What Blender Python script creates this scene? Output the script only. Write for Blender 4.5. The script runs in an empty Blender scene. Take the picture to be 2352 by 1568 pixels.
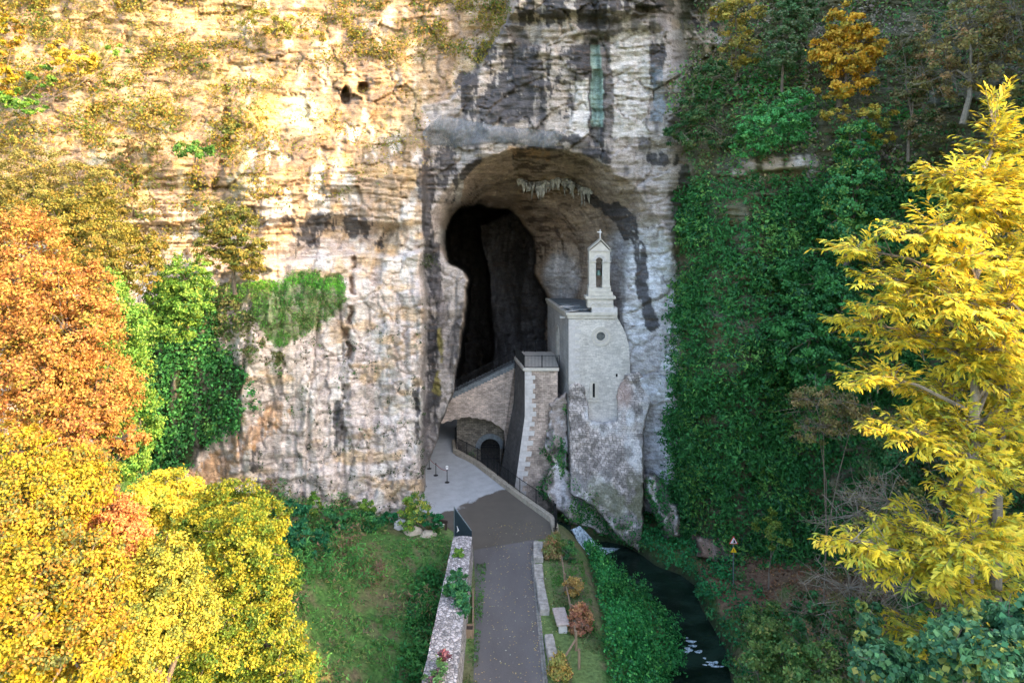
import bpy, bmesh, math, random
import numpy as np
from mathutils import Vector, Matrix
R = math.radians
random.seed(7)
rng = np.random.default_rng(7)
sc = bpy.context.scene
C = sc.collection
# ------------------------------------------------------------------ camera, sky, sun, exposure
CAMZ = 21.0; FP = 1568.0; CX0 = 1176.0; HY = 514.5      # level camera with a shifted lens (straight verticals)
cd = bpy.data.cameras.new('camera'); cam = bpy.data.objects.new('camera', cd); C.objects.link(cam)
cam.location = (0, 0, CAMZ); cam.rotation_euler = (R(90), 0, 0)
cd.sensor_width = 36; cd.lens = 24; cd.shift_y = -(784 - HY) / 2352.0
cd.clip_start = 0.1; cd.clip_end = 2000
sc.camera = cam
SUN_EL = R(27); SUN_AZ = R(118)          # azimuth clockwise from +Y: light comes from the right and behind
sdir = Vector((math.sin(SUN_AZ) * math.cos(SUN_EL), math.cos(SUN_AZ) * math.cos(SUN_EL), math.sin(SUN_EL)))
w = bpy.data.worlds.new('World'); sc.world = w; w.use_nodes = True
nt = w.node_tree; sky = nt.nodes.new('ShaderNodeTexSky'); sky.sky_type = 'NISHITA'; sky.sun_disc = False
sky.sun_elevation = SUN_EL; sky.sun_rotation = SUN_AZ
sky.air_density = 1.0; sky.dust_density = 3.0; sky.ozone_density = 1.0
bg = nt.nodes['Background']; bg.inputs[1].default_value = 0.15
nt.links.new(sky.outputs[0], bg.inputs[0])
ld = bpy.data.lights.new('sun', 'SUN'); ld.energy = 2.0; ld.angle = R(0.6); ld.color = (1.0, 0.63, 0.30)
lo = bpy.data.objects.new('sun', ld); C.objects.link(lo); lo.location = (60, -60, 80)
lo.rotation_euler = (-sdir).to_track_quat('-Z', 'Y').to_euler()
vs = sc.view_settings; vs.view_transform = 'Standard'; vs.look = 'None'; vs.gamma = 1; vs.use_curve_mapping = False
vs.exposure = 2.7
# ------------------------------------------------------------------ numeric helpers
def W(x, y, D): return Vector(((x - CX0) / FP * D, D, CAMZ - (y - HY) / FP * D))
def G(x, y, z=0.0):                                  # point of the level z seen in direction x, y
    D = (CAMZ - z) * FP / (y - HY); return Vector(((x - CX0) / FP * D, D, z))
def c1(x, y): return ((1000 + x / 2.614) / 1.0884, (300 + y / 2.614) / 1.0884)
def c2(x, y): return ((1050 + x / 2.851) / 1.0884, (850 + y / 2.851) / 1.0884)
def c3(x, y): return ((1000 + x / 2.6133) / 1.0884, (1200 + y / 2.6133) / 1.0884)
def c5(x, y): return ((1350 + x / 3.137) / 1.0884, (560 + y / 3.137) / 1.0884)
def c6(x, y): return ((1000 + x / 2.94) / 1.0884, (y / 2.94) / 1.0884)
def sm(a, b, t):
    t = np.clip((t - a) / (b - a), 0, 1); return t * t * (3 - 2 * t)
def _h(ix, iy, iz, s):
    h = (ix.astype(np.int64) * 374761393 + iy.astype(np.int64) * 668265263 + iz.astype(np.int64) * 2147483647 + s * 1274126177) & 0xffffffff
    h = ((h ^ (h >> 13)) * 1274126177) & 0xffffffff
    h = ((h ^ (h >> 15)) * 2246822519) & 0xffffffff
    return ((h ^ (h >> 16)) & 0xffffff) / float(0xffffff)
def vn(x, y, z, s=0):
    x, y, z = np.broadcast_arrays(np.asarray(x, float), y, z)
    fx = np.floor(x); fy = np.floor(y); fz = np.floor(z)
    ux = x - fx; uy = y - fy; uz = z - fz
    ux = ux * ux * (3 - 2 * ux); uy = uy * uy * (3 - 2 * uy); uz = uz * uz * (3 - 2 * uz)
    r = 0
    for a in (0, 1):
        wx = ux if a else 1 - ux
        for b in (0, 1):
            wy = uy if b else 1 - uy
            for c in (0, 1):
                wz = uz if c else 1 - uz
                r = r + wx * wy * wz * _h(fx + a, fy + b, fz + c, s)
    return r
def fbm(x, y, z, s=0, o=4, g=0.5):
    r = 0; a = 1.0; t = 0
    for i in range(o):
        r = r + a * vn(x * 2 ** i, y * 2 ** i, z * 2 ** i, s + i * 17); t += a; a *= g
    return r / t                                       # 0..1, mean .5
def sdf(x, y, poly):                                   # >0 inside
    d = np.full(np.shape(x), 1e18); ins = np.zeros(np.shape(x), bool)
    n = len(poly)
    for i in range(n):
        ax, ay = poly[i]; bx, by = poly[(i + 1) % n]
        ex, ey = bx - ax, by - ay; wx, wy = x - ax, y - ay
        t = np.clip((wx * ex + wy * ey) / (ex * ex + ey * ey + 1e-9), 0, 1)
        d = np.minimum(d, (wx - ex * t) ** 2 + (wy - ey * t) ** 2)
        c = ((ay > y) != (by > y)) & (x < (bx - ax) * (y - ay) / (by - ay + 1e-12) + ax)
        ins ^= c
    d = np.sqrt(d); return np.where(ins, d, -d)
def line(x, y, pts, w):                                # 1 on the line, 0 at distance w
    d = np.full(np.shape(x), 1e18)
    for (ax, ay), (bx, by) in zip(pts, pts[1:]):
        ex, ey = bx - ax, by - ay; wx, wy = x - ax, y - ay
        t = np.clip((wx * ex + wy * ey) / (ex * ex + ey * ey + 1e-9), 0, 1)
        d = np.minimum(d, (wx - ex * t) ** 2 + (wy - ey * t) ** 2)
    return 1 - sm(w * .45, w, np.sqrt(d))
def facet(x, y, seed, tilt=1.0):                       # angular broken faces: every cell has its own offset and slope
    fx = np.floor(x); fy = np.floor(y); best = np.full(np.shape(x), 1e9); second = best.copy(); val = np.zeros(np.shape(x))
    for a in (-1, 0, 1):
        for b in (-1, 0, 1):
            ix, iy = fx + a, fy + b; px = ix + _h(ix, iy, ix * 0, seed); py = iy + _h(ix, iy, ix * 0, seed + 1)
            dd = (x - px) ** 2 + (y - py) ** 2; v = _h(ix, iy, ix * 0, seed + 2) - .5 + tilt * ((_h(ix, iy, ix * 0, seed + 3) - .5) * (x - px) + (_h(ix, iy, ix * 0, seed + 4) - .5) * (y - py))
            second = np.minimum(second, np.maximum(dd, best)); m_ = dd < best; val = np.where(m_, v, val); best = np.where(m_, dd, best)
    return val, np.sqrt(second) - np.sqrt(best)
def ell(x, y, cx, cy, rx, ry, s=.5):
    return 1 - sm(1 - s, 1 + s * .4, np.sqrt(((x - cx) / rx) ** 2 + ((y - cy) / ry) ** 2))
def box(x, y, x0, x1, y0, y1, s=10):
    return sm(x0 - s, x0 + s, x) * (1 - sm(x1 - s, x1 + s, x)) * sm(y0 - s, y0 + s, y) * (1 - sm(y1 - s, y1 + s, y))
def mixc(c, col, m):
    m = np.clip(m, 0, 1)[..., None]; return c * (1 - m) + np.array(col) * m
# ------------------------------------------------------------------ materials
def newmat(name):
    m = bpy.data.materials.new(name); m.use_nodes = True; return m, m.node_tree, m.node_tree.nodes['Principled BSDF']
def nd(t, kind, **kw):
    n = t.nodes.new(kind)
    for k, v in kw.items():
        if hasattr(n, k): setattr(n, k, v)
        else: n.inputs[k].default_value = v
    return n
def mixrgb(t, a, b, f, mode='MIX'):
    n = t.nodes.new('ShaderNodeMix'); n.data_type = 'RGBA'; n.blend_type = mode
    for s, v in ((0, f), (6, a), (7, b)):
        if hasattr(v, 'type'): t.links.new(v, n.inputs[s])
        else: n.inputs[s].default_value = v if s == 0 else (*v, 1)
    return n.outputs[2]
def ramp(t, src, stops):
    r = t.nodes.new('ShaderNodeValToRGB'); t.links.new(src, r.inputs[0]); e = r.color_ramp.elements
    while len(e) < len(stops): e.new(.5)
    for q, (p, c) in zip(e, stops): q.position = p; q.color = (c, c, c, 1) if not isinstance(c, tuple) else (*c, 1)
    return r.outputs[0]
def coords(t, scale=(1, 1, 1), rot=(0, 0, 0)):
    g = t.nodes.new('ShaderNodeNewGeometry'); m = t.nodes.new('ShaderNodeMapping')
    m.inputs['Scale'].default_value = scale; m.inputs['Rotation'].default_value = rot
    t.links.new(g.outputs['Position'], m.inputs[0]); return m.outputs[0]
def noise(t, vec, scale, detail=6, rough=.6):
    n = nd(t, 'ShaderNodeTexNoise'); n.inputs['Scale'].default_value = scale; n.inputs['Detail'].default_value = detail
    n.inputs['Roughness'].default_value = rough; t.links.new(vec, n.inputs['Vector']); return n.outputs[0]
def bump(t, b, h, strength, dist, prev=None):
    n = nd(t, 'ShaderNodeBump'); n.inputs['Strength'].default_value = strength; n.inputs['Distance'].default_value = dist
    t.links.new(h, n.inputs['Height'])
    if prev: t.links.new(prev, n.inputs['Normal'])
    t.links.new(n.outputs[0], b.inputs['Normal']); return n.outputs[0]
def rock_mat(name, tint=(1, 1, 1)):
    m, t, b = newmat(name)
    a = nd(t, 'ShaderNodeAttribute', attribute_name='col')
    v1 = coords(t, (1, 1, 3.2)); n1 = noise(t, v1, 1.6, 10, .68)
    v2 = coords(t, (1.6, 1.6, .5)); n2 = noise(t, v2, 1.3, 8, .6)
    v3 = coords(t, (.8, .8, 9)); n3 = noise(t, v3, 1.1, 6, .6)
    c = mixrgb(t, a.outputs[0], ramp(t, n1, [(.3, .68), (.5, 1.), (.7, 1.25)]), 1, 'MULTIPLY')
    c = mixrgb(t, c, ramp(t, n2, [(.3, .82), (.62, 1.1)]), 1, 'MULTIPLY')
    vc = nd(t, 'ShaderNodeTexVoronoi', feature='DISTANCE_TO_EDGE'); vc.inputs['Scale'].default_value = 1.5; vm = nd(t, 'ShaderNodeVectorMath', operation='ADD')
    nz_ = nd(t, 'ShaderNodeTexNoise'); nz_.inputs['Scale'].default_value = 1.1; nz_.inputs['Detail'].default_value = 5; t.links.new(v1, nz_.inputs['Vector']); t.links.new(v1, vm.inputs[0]); t.links.new(nz_.outputs['Color'], vm.inputs[1]); t.links.new(vm.outputs[0], vc.inputs['Vector'])
    gate = ramp(t, noise(t, coords(t), .6, 4), [(.45, 0.), (.6, .5)])
    c = mixrgb(t, c, mixrgb(t, c, ramp(t, vc.outputs[0], [(.0, (.34, .27, .22)), (.045, (1, 1, 1))]), 1, 'MULTIPLY'), gate)
    n5 = noise(t, coords(t, (1, 1, 1.8)), 7, 7, .75); c = mixrgb(t, c, ramp(t, n5, [(.34, .62), (.5, 1.), (.66, 1.28)]), 1, 'MULTIPLY')
    c = mixrgb(t, c, ramp(t, n3, [(.36, (.55, .47, .40)), (.43, (1, 1, 1))]), .4, 'MULTIPLY')
    t.links.new(c, b.inputs['Base Color']); b.inputs['Roughness'].default_value = .93
    b.inputs['Specular IOR Level'].default_value = .2
    p = bump(t, b, n1, .6, .22); p = bump(t, b, n5, .5, .06, p); bump(t, b, n3, .4, .12, p)
    return m
def flat_mat(name, col, rough=.8, var=.25, scale=3, bumpd=.02, metal=0, spec=.3, v=(1, 1, 1)):
    m, t, b = newmat(name)
    n = noise(t, coords(t, v), scale, 8, .65)
    c = mixrgb(t, col, ramp(t, n, [(.3, 1 - var), (.7, 1 + var)]), 1, 'MULTIPLY')
    t.links.new(c, b.inputs['Base Color']); b.inputs['Roughness'].default_value = rough
    b.inputs['Metallic'].default_value = metal; b.inputs['Specular IOR Level'].default_value = spec
    if bumpd: bump(t, b, n, .6, bumpd)
    return m
def attr_mat(name, rough=.9, var=.3, scale=8, bumpd=.05):
    m, t, b = newmat(name); a = nd(t, 'ShaderNodeAttribute', attribute_name='col')
    n = noise(t, coords(t), scale, 8, .65)
    c = mixrgb(t, a.outputs[0], ramp(t, n, [(.3, 1 - var), (.7, 1 + var)]), 1, 'MULTIPLY')
    t.links.new(c, b.inputs['Base Color']); b.inputs['Roughness'].default_value = rough
    b.inputs['Specular IOR Level'].default_value = .2
    if bumpd: bump(t, b, n, .7, bumpd)
    return m
def leaf_mat(name):
    m, t, b = newmat(name); a = nd(t, 'ShaderNodeAttribute', attribute_name='col')
    t.nodes.remove(b); o = t.nodes['Material Output']
    d = nd(t, 'ShaderNodeBsdfDiffuse'); tr = nd(t, 'ShaderNodeBsdfTranslucent'); gl = nd(t, 'ShaderNodeBsdfGlossy'); gl.inputs['Roughness'].default_value = .5
    mx = nd(t, 'ShaderNodeMixShader'); mx.inputs[0].default_value = .3
    mg = nd(t, 'ShaderNodeMixShader'); mg.inputs[0].default_value = .012
    t.links.new(a.outputs[0], d.inputs[0]); t.links.new(a.outputs[0], tr.inputs[0])
    t.links.new(d.outputs[0], mx.inputs[1]); t.links.new(tr.outputs[0], mx.inputs[2])
    t.links.new(mx.outputs[0], mg.inputs[1]); t.links.new(gl.outputs[0], mg.inputs[2]); t.links.new(mg.outputs[0], o.inputs[0])
    return m
def masonry_mat(name, col, mortar, bw, bh, var=.2, vec=(1, .25), stain=.25, bd=.03):
    m, t, b = newmat(name)
    g = t.nodes.new('ShaderNodeNewGeometry'); s = t.nodes.new('ShaderNodeSeparateXYZ'); t.links.new(g.outputs['Position'], s.inputs[0])
    ma = nd(t, 'ShaderNodeMath', operation='MULTIPLY_ADD'); t.links.new(s.outputs[1], ma.inputs[0]); ma.inputs[1].default_value = 1.0; t.links.new(s.outputs[0], ma.inputs[2])
    cb = t.nodes.new('ShaderNodeCombineXYZ'); t.links.new(ma.outputs[0], cb.inputs[0]); t.links.new(s.outputs[2], cb.inputs[1])
    nw = noise(t, coords(t), 1.5, 3); vm = nd(t, 'ShaderNodeVectorMath', operation='MULTIPLY_ADD')
    cn = t.nodes.new('ShaderNodeCombineXYZ'); t.links.new(nw, cn.inputs[0]); t.links.new(nw, cn.inputs[1])
    t.links.new(cn.outputs[0], vm.inputs[0]); vm.inputs[1].default_value = (.12, .12, 0); t.links.new(cb.outputs[0], vm.inputs[2])
    br = nd(t, 'ShaderNodeTexBrick'); t.links.new(vm.outputs[0], br.inputs['Vector']); br.inputs['Scale'].default_value = 1
    br.inputs['Brick Width'].default_value = bw; br.inputs['Row Height'].default_value = bh; br.inputs['Mortar Size'].default_value = bh * .08
    br.inputs['Mortar Smooth'].default_value = .6; br.inputs['Bias'].default_value = 0
    br.inputs['Color1'].default_value = (*[c * (1 - var) for c in col], 1); br.inputs['Color2'].default_value = (*[min(1, c * (1 + var)) for c in col], 1)
    br.inputs['Mortar'].default_value = (*mortar, 1)
    n = noise(t, coords(t), .7, 8, .65)
    c = mixrgb(t, br.outputs[0], ramp(t, n, [(.3, 1 - stain), (.65, 1 + stain * .5)]), 1, 'MULTIPLY')
    n2 = noise(t, coords(t), 6, 8, .7)
    c = mixrgb(t, c, ramp(t, n2, [(.3, .75), (.7, 1.2)]), 1, 'MULTIPLY')
    n3 = noise(t, coords(t, (2.2, 2.2, .25)), 1.0, 6, .6)
    c = mixrgb(t, c, ramp(t, n3, [(.3, (.62, .6, .58)), (.5, (1, 1, 1))]), stain * 1.6, 'MULTIPLY')
    t.links.new(c, b.inputs['Base Color']); b.inputs['Roughness'].default_value = .92; b.inputs['Specular IOR Level'].default_value = .2
    inv = nd(t, 'ShaderNodeMath', operation='SUBTRACT'); inv.inputs[0].default_value = 1; t.links.new(br.outputs['Fac'], inv.inputs[1])
    p = bump(t, b, inv.outputs[0], .8, bd); bump(t, b, n2, .5, bd, p)
    return m
M = {}
M['rock'] = rock_mat('limestone')
M['ground'] = attr_mat('soil_and_turf', var=.45, scale=5, bumpd=.15)
M['leaf'] = leaf_mat('leaf')
M['bark'] = flat_mat('bark', (.16, .13, .10), .95, .4, 6, .04)
M['bark_pale'] = flat_mat('pale_bark', (.22, .19, .15), .95, .35, 6, .03)
M['chapel'] = masonry_mat('chapel_masonry', (.66, .62, .56), (.54, .51, .47), .34, .13, .14, bd=.02)
M['plaster'] = masonry_mat('plain_masonry', (.52, .51, .49), (.44, .43, .41), .6, .28, .08)
M['ashlar'] = flat_mat('dressed_stone', (.56, .52, .45), .85, .18, 2.5, .02)
M['quoin'] = flat_mat('quoin_stone', (.56, .53, .50), .85, .2, 3, .03)
M['stairwall'] = masonry_mat('stair_wall_masonry', (.62, .50, .42), (.3, .25, .21), .34, .13, .25, stain=.35, bd=.05)
M['darkwall'] = masonry_mat('dark_masonry', (.17, .165, .16), (.10, .10, .10), .5, .2, .15)  # darker masonry for the buttress side and back
M['rubble'] = masonry_mat('rubble_masonry', (.22, .19, .15), (.06, .05, .045), .35, .16, .35)
M['coping'] = flat_mat('coping_stone', (.42, .36, .28), .9, .3, 3, .03)
M['iron'] = flat_mat('black_iron', (.012, .013, .015), .5, .2, 8, 0, .3)
M['wood'] = flat_mat('weathered_wood', (.24, .17, .11), .85, .35, 3, .02, v=(6, 6, 1))
M['darkwood'] = flat_mat('dark_wood', (.05, .035, .028), .8, .3, 3, .02)
M['void'] = flat_mat('opening_shade', (.008, .008, .01), .9, .1, 3, 0)  # near black colour stands for the shade inside openings
M['bronze'] = flat_mat('bell_bronze', (.10, .17, .14), .5, .3, 8, .005, .4)
M['steel'] = flat_mat('galvanised_steel', (.33, .37, .40), .4, .1, 8, 0, .8)
M['panel'] = flat_mat('slate_blue_metal', (.045, .065, .09), .45, .15, 3, 0, .4)
M['white'] = flat_mat('white_paint', (.78, .76, .76), .5, .05, 8, 0)
M['red'] = flat_mat('red_paint', (.62, .03, .03), .5, .05, 8, 0)
M['rope'] = flat_mat('red_rope', (.30, .03, .03), .8, .1, 8, 0)
M['black'] = flat_mat('black_paint', (.01, .01, .012), .6, .1, 8, 0)
M['yellow'] = flat_mat('yellow_paint', (.85, .52, .02), .5, .05, 8, 0)
M['lead'] = flat_mat('grey_slate', (.16, .18, .19), .7, .4, 4, .03)
# ------------------------------------------------------------------ object helpers
def tag(o, label=None, cat=None, group=None, kind=None):
    if label: o['label'] = label
    if cat: o['category'] = cat
    if group: o['group'] = group
    if kind: o['kind'] = kind
    return o
def thing(name, label, cat, loc=(0, 0, 0), group=None):
    o = bpy.data.objects.new(name, None); C.objects.link(o); o.location = loc; o.empty_display_size = .3
    return tag(o, label, cat, group)
def link(name, me, parent=None, loc=None):
    o = bpy.data.objects.new(name, me); C.objects.link(o)
    if parent is not None:
        o.parent = parent; o.location = -Vector(parent_world(parent)) if loc is None else loc
    elif loc is not None: o.location = loc
    return o
def parent_world(p):
    v = Vector((0, 0, 0))
    while p is not None: v += p.location; p = p.parent
    return v
def mesh_np(name, V, F, mat, parent=None, col=None, smooth=False):
    V = np.asarray(V, np.float32).reshape(-1, 3); F = np.asarray(F, np.int32)
    me = bpy.data.meshes.new(name); k = F.shape[1]
    me.vertices.add(len(V)); me.vertices.foreach_set('co', V.ravel())
    me.loops.add(F.size); me.loops.foreach_set('vertex_index', F.ravel())
    me.polygons.add(len(F)); me.polygons.foreach_set('loop_start', np.arange(0, F.size, k, dtype=np.int32))
    me.polygons.foreach_set('loop_total', np.full(len(F), k, np.int32))
    if smooth: me.polygons.foreach_set('use_smooth', np.ones(len(F), bool))
    me.update(calc_edges=True)
    if col is not None:
        ca = me.color_attributes.new('col', 'FLOAT_COLOR', 'POINT')
        c4 = np.ones((len(V), 4), np.float32); c4[:, :3] = np.asarray(col).reshape(-1, 3); ca.data.foreach_set('color', c4.ravel())
    me.materials.append(mat)
    return link(name, me, parent)
def ob(name, bm, mat, parent=None, smooth=False):          # bm in world coordinates
    bmesh.ops.recalc_face_normals(bm, faces=bm.faces)
    me = bpy.data.meshes.new(name); bm.to_mesh(me); bm.free()
    if smooth:
        for p in me.polygons: p.use_smooth = True
    me.materials.append(mat); return link(name, me, parent)
def bx(bm, x0, x1, y0, y1, z0, z1):
    v = [bm.verts.new(p) for p in ((x0, y0, z0), (x1, y0, z0), (x1, y1, z0), (x0, y1, z0), (x0, y0, z1), (x1, y0, z1), (x1, y1, z1), (x0, y1, z1))]
    for f in ((0, 1, 2, 3), (4, 5, 6, 7), (0, 1, 5, 4), (1, 2, 6, 5), (2, 3, 7, 6), (3, 0, 4, 7)): bm.faces.new([v[i] for i in f])
    return v
def obox(bm, a, b, w, z0, z1, jit=0):                        # box along a->b (xy), width w
    a = Vector(a[:2]); b = Vector(b[:2]); d = (b - a).normalized(); n = Vector((-d.y, d.x)) * w / 2
    q = [a - n, b - n, b + n, a + n]; lo = [bm.verts.new((p.x, p.y, z0)) for p in q]
    hi = [bm.verts.new((p.x + random.uniform(-jit, jit), p.y + random.uniform(-jit, jit), z1 + random.uniform(-jit, jit))) for p in q]
    bm.faces.new(lo); bm.faces.new(hi)
    for i in range(4): bm.faces.new((lo[i], lo[(i + 1) % 4], hi[(i + 1) % 4], hi[i]))
def prism(bm, base, top):                                    # any polygon extruded between two rings
    lo = [bm.verts.new(p) for p in base]; hi = [bm.verts.new(p) for p in top]; n = len(lo)
    bm.faces.new(lo); bm.faces.new(hi)
    for i in range(n): bm.faces.new((lo[i], lo[(i + 1) % n], hi[(i + 1) % n], hi[i]))
def tube(bm, pts, rad, n=6, cap=True):
    rings = []; up = Vector((0, 0, 1))
    if not hasattr(rad, '__len__'): rad = [rad] * len(pts)
    pts = [Vector(p) for p in pts]
    for i, p in enumerate(pts):
        d = (pts[min(i + 1, len(pts) - 1)] - pts[max(i - 1, 0)]).normalized()
        a = d.cross(up if abs(d.z) < .9 else Vector((1, 0, 0))).normalized(); b = d.cross(a)
        rings.append([bm.verts.new(p + (a * math.cos(2 * math.pi * k / n) + b * math.sin(2 * math.pi * k / n)) * rad[i]) for k in range(n)])
    for r0, r1 in zip(rings, rings[1:]):
        for k in range(n): bm.faces.new((r0[k], r0[(k + 1) % n], r1[(k + 1) % n], r1[k]))
    if cap: bm.faces.new(rings[0]); bm.faces.new(rings[-1])
def lathe(bm, cx, cy, prof, n=20, axis='z'):
    rings = []
    for r, h in prof:
        if axis == 'z': rings.append([bm.verts.new((cx + r * math.cos(2 * math.pi * k / n), cy + r * math.sin(2 * math.pi * k / n), h)) for k in range(n)])
        else: rings.append([bm.verts.new((cx + r * math.cos(2 * math.pi * k / n), h, cy + r * math.sin(2 * math.pi * k / n))) for k in range(n)])
    for r0, r1 in zip(rings, rings[1:]):
        for k in range(n): bm.faces.new((r0[k], r0[(k + 1) % n], r1[(k + 1) % n], r1[k]))
    bm.faces.new(rings[0]); bm.faces.new(rings[-1])
def bevel(bm, w=.02, seg=1): bmesh.ops.bevel(bm, geom=bm.edges[:] , offset=w, segments=seg, affect='EDGES', profile=.6)
def grid_faces(ny, nx, keep=None):
    i = np.arange(ny - 1)[:, None] * nx + np.arange(nx - 1)[None, :]
    F = np.stack([i, i + 1, i + nx + 1, i + nx], -1)
    F = F[:, :, [0, 3, 2, 1]]
    if keep is not None: F = F[keep]
    return F.reshape(-1, 4)
def compact(V, F, *arrs):
    u, inv = np.unique(F.ravel(), return_inverse=True)
    return (V[u], inv.reshape(F.shape)) + tuple(a[u] for a in arrs)
def nrm(v): return v / (np.linalg.norm(v, axis=-1, keepdims=True) + 1e-9)
def normals(P):
    gx = np.gradient(P, axis=1); gy = np.gradient(P, axis=0); n = nrm(np.cross(gx, gy))
    return n
# leaves: arrays of positions, outward normals and sizes -> one quad each
def leaf_arrays(P, N, size, aspect=.62, tilt=.8, along=None):
    n = len(P); size = np.broadcast_to(size, (n,))[:, None]
    nn = nrm(N + tilt * rng.normal(size=(n, 3)))
    t = rng.normal(size=(n, 3)) if along is None else along
    u = nrm(t - (t * nn).sum(-1, keepdims=True) * nn); v = np.cross(nn, u)
    V = np.stack([P - u * size * .5, P - v * size * .5 * aspect + nn * size * .06, P + u * size * .5, P + v * size * .5 * aspect + nn * size * .06], 1)
    return V.reshape(-1, 3)
def leaves(name, P, N, size, col, parent=None, **kw):
    if kw.get('aspect', .62) < .5:                       # narrow blades: one triangle each
        V = leaf_arrays(P, N, np.asarray(size) * 1.15, **kw).reshape(-1, 4, 3); V = np.stack([V[:, 0] + (V[:, 1] - V[:, 3]) * .5, V[:, 0] - (V[:, 1] - V[:, 3]) * .5, V[:, 2]], 1).reshape(-1, 3)
        return mesh_np(name, V, np.arange(len(V)).reshape(-1, 3), M['leaf'], parent, np.repeat(col, 3, 0))
    V = leaf_arrays(P, N, size, **kw); F = np.arange(len(V)).reshape(-1, 4)
    return mesh_np(name, V, F, M['leaf'], parent, np.repeat(col, 4, 0))
def palette(cols, idx_rand, n, jit=.18):
    cols = np.array(cols); w = cols[:, 3] / cols[:, 3].sum(); k = np.searchsorted(np.cumsum(w), idx_rand)
    c = cols[np.clip(k, 0, len(cols) - 1), :3]
    return np.clip(c * (1 + jit * rng.normal(size=(n, 1))) * (1 + .06 * rng.normal(size=(n, 3))), .003, .95)
# ------------------------------------------------------------------ CLIFF with the cave porch: one wrinkled rock surface
xs = np.concatenate([np.arange(-900, -60, 30.), np.arange(-60, 1640, 3.2), np.arange(1640, 2440, 9.), np.arange(2440, 3700, 45.)])
ys = np.concatenate([np.arange(-700, -40, 30.), np.arange(-40, 1320, 3.3), np.arange(1320, 1480, 20.)])
PX, PY = np.meshgrid(xs, ys)
wx = (fbm(PX / 70, PY / 70, 0., 5, 4) - .5); wy = (fbm(PX / 70, PY / 70, 9., 6, 4) - .5)
x = PX + 26 * wx; y = PY + 26 * wy
d = lambda *a: [(p[0] / 1.0884, p[1] / 1.0884) for p in a]
SIL = [(1050, 1246), (1064, 1229), (1071, 1166), (1096, 1095), (1120, 1008), (1134, 966), (1145, 900), (1159, 835), (1164, 759), (1163, 698), (1149, 671), (1115, 656)]
def pil(off, ctop): return d(*([(1040, 1600)] + [(a + off, b) for a, b in SIL] + ctop))
P56 = pil(-2, [(1076, 600), (1076, 540), (1098, 478), (1145, 428), (1215, 394), (1287, 374), (1383, 374), (1459, 384), (1530, 416), (1592, 470), (1645, 550), (1685, 650), (1695, 720), (1700, 800), (1700, 1000), (1690, 1250), (1690, 1600)])
P58 = pil(-1, [(1095, 600), (1095, 562), (1114, 508), (1168, 455), (1240, 422), (1310, 405), (1400, 408), (1470, 425), (1560, 520), (1575, 640), (1556, 790), (1574, 910), (1580, 1000), (1600, 1250), (1600, 1600)])
P63 = pil(0, [(1103, 600), (1103, 574), (1124, 530), (1168, 490), (1230, 466), (1306, 448), (1440, 456), (1500, 510), (1530, 620), (1520, 800), (1520, 1600)])
P68 = pil(1, [(1106, 600), (1108, 575), (1122, 540), (1150, 512), (1200, 496), (1300, 496), (1400, 530), (1460, 610), (1470, 800), (1470, 1600)])
PO = pil(2, [(1111, 600), (1111, 579), (1126, 545), (1153, 518), (1199, 508), (1275, 526), (1333, 583), (1344, 683), (1363, 732), (1365, 760), (1372, 900), (1372, 1600)])
PI = [(960, 1600), (960, 440), (1200, 440), (1205, 492), (1150, 500), (1104, 520), (1117, 592), (1128, 662), (1136, 760), (1132, 900), (1132, 1600)]
Zr = (HY - y) / FP
# outer surface
Zw = CAMZ + (HY - PY) / FP * 53
bed = Zw + 1.6 * (fbm(PX / 260, PY / 260, 3., 11, 3) - .5)
DL = 48.0 + 3.2 * sm(0, 960, x) + sm(420, -60, y) * 6.5 + .9 * sm(500, 530, y) * (1 - sm(600, 700, y)) - 1.2 * sm(345, 395, y) * sm(500, 560, x)
DL += 2.6 * (1 - sm(585, 600, y + (x - 700) * .05))                    # terrace: everything above is set back
terr = d((610, 700), (850, 698), (830, 800), (760, 850), (700, 870), (640, 800), (540, 740), (480, 700), (400, 690))
ts = sdf(x + 60 * wx, y + 30 * wy, terr)
DL = np.where(ts > 0, np.minimum(DL, 48.7 + 3.2 * sm(0, 960, x) - .6 * sm(0, 18, ts) + 2.4 * (1 - sm(650, 661, y))), DL)
DL -= 1.6 * ell(x, y, 400, 900, 170, 230, .9) * (.5 + fbm(PX / 50, PY / 70, 0., 141, 3))                       # ivy covered bulge
xj = x + 16 * (fbm(PY / 16, PX / 300, 0., 121, 4) - .5) + 10 * (fbm(PY / 45, 0., 0., 122, 2) - .5); kv = sm(.36, .55, fbm(PY / 30, PX / 200, 0., 123, 3))
DL += 0.9 * kv * line(xj, y, [(812, 600), (803, 720), (795, 880), (785, 1010)], 9)
DL += 0.7 * kv * line(xj, y, [(975, 560), (968, 760), (950, 950), (960, 1100)], 10)
DL += 0.7 * kv * line(xj, y, [(515, 200), (520, 300), (500, 430)], 10) + .8 * line(x, y, [(900, 520), (880, 560), (868, 640)], 14)
DL += 2.2 * ell(x, y, 796, 216, 13, 20, .4) + 2.2 * ell(x, y, 838, 204, 14, 13, .4)
xe = np.interp(y, [-700, 0, 90, 180, 232, 250, 345], [1500, 1182, 1130, 1070, 1030, 972, 970])
DR = 54.6 + .9 * sm(60, 90, y) + 1.1 * sm(250, 330, y) * 0 - 1.2 * (1 - sm(20, 45, y)) - .9 * sm(60, 140, x - xe) + .7 * line(x, y, [(1366, 100), (1366, 320)], 14)
DR += 1.3 * line(x, y, [(1470, 20), (1640, 35)], 16)
stp = sm(-6, 10, x - xe)
DH = np.interp(x, [1560, 1620, 1700, 1930, 2352, 2900, 3700], [54.5, 51.5, 49.3, 46.8, 42, 34, 22]) + .0075 * np.maximum(0, 830 - y) + .006 * np.maximum(0, 420 - y)
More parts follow.
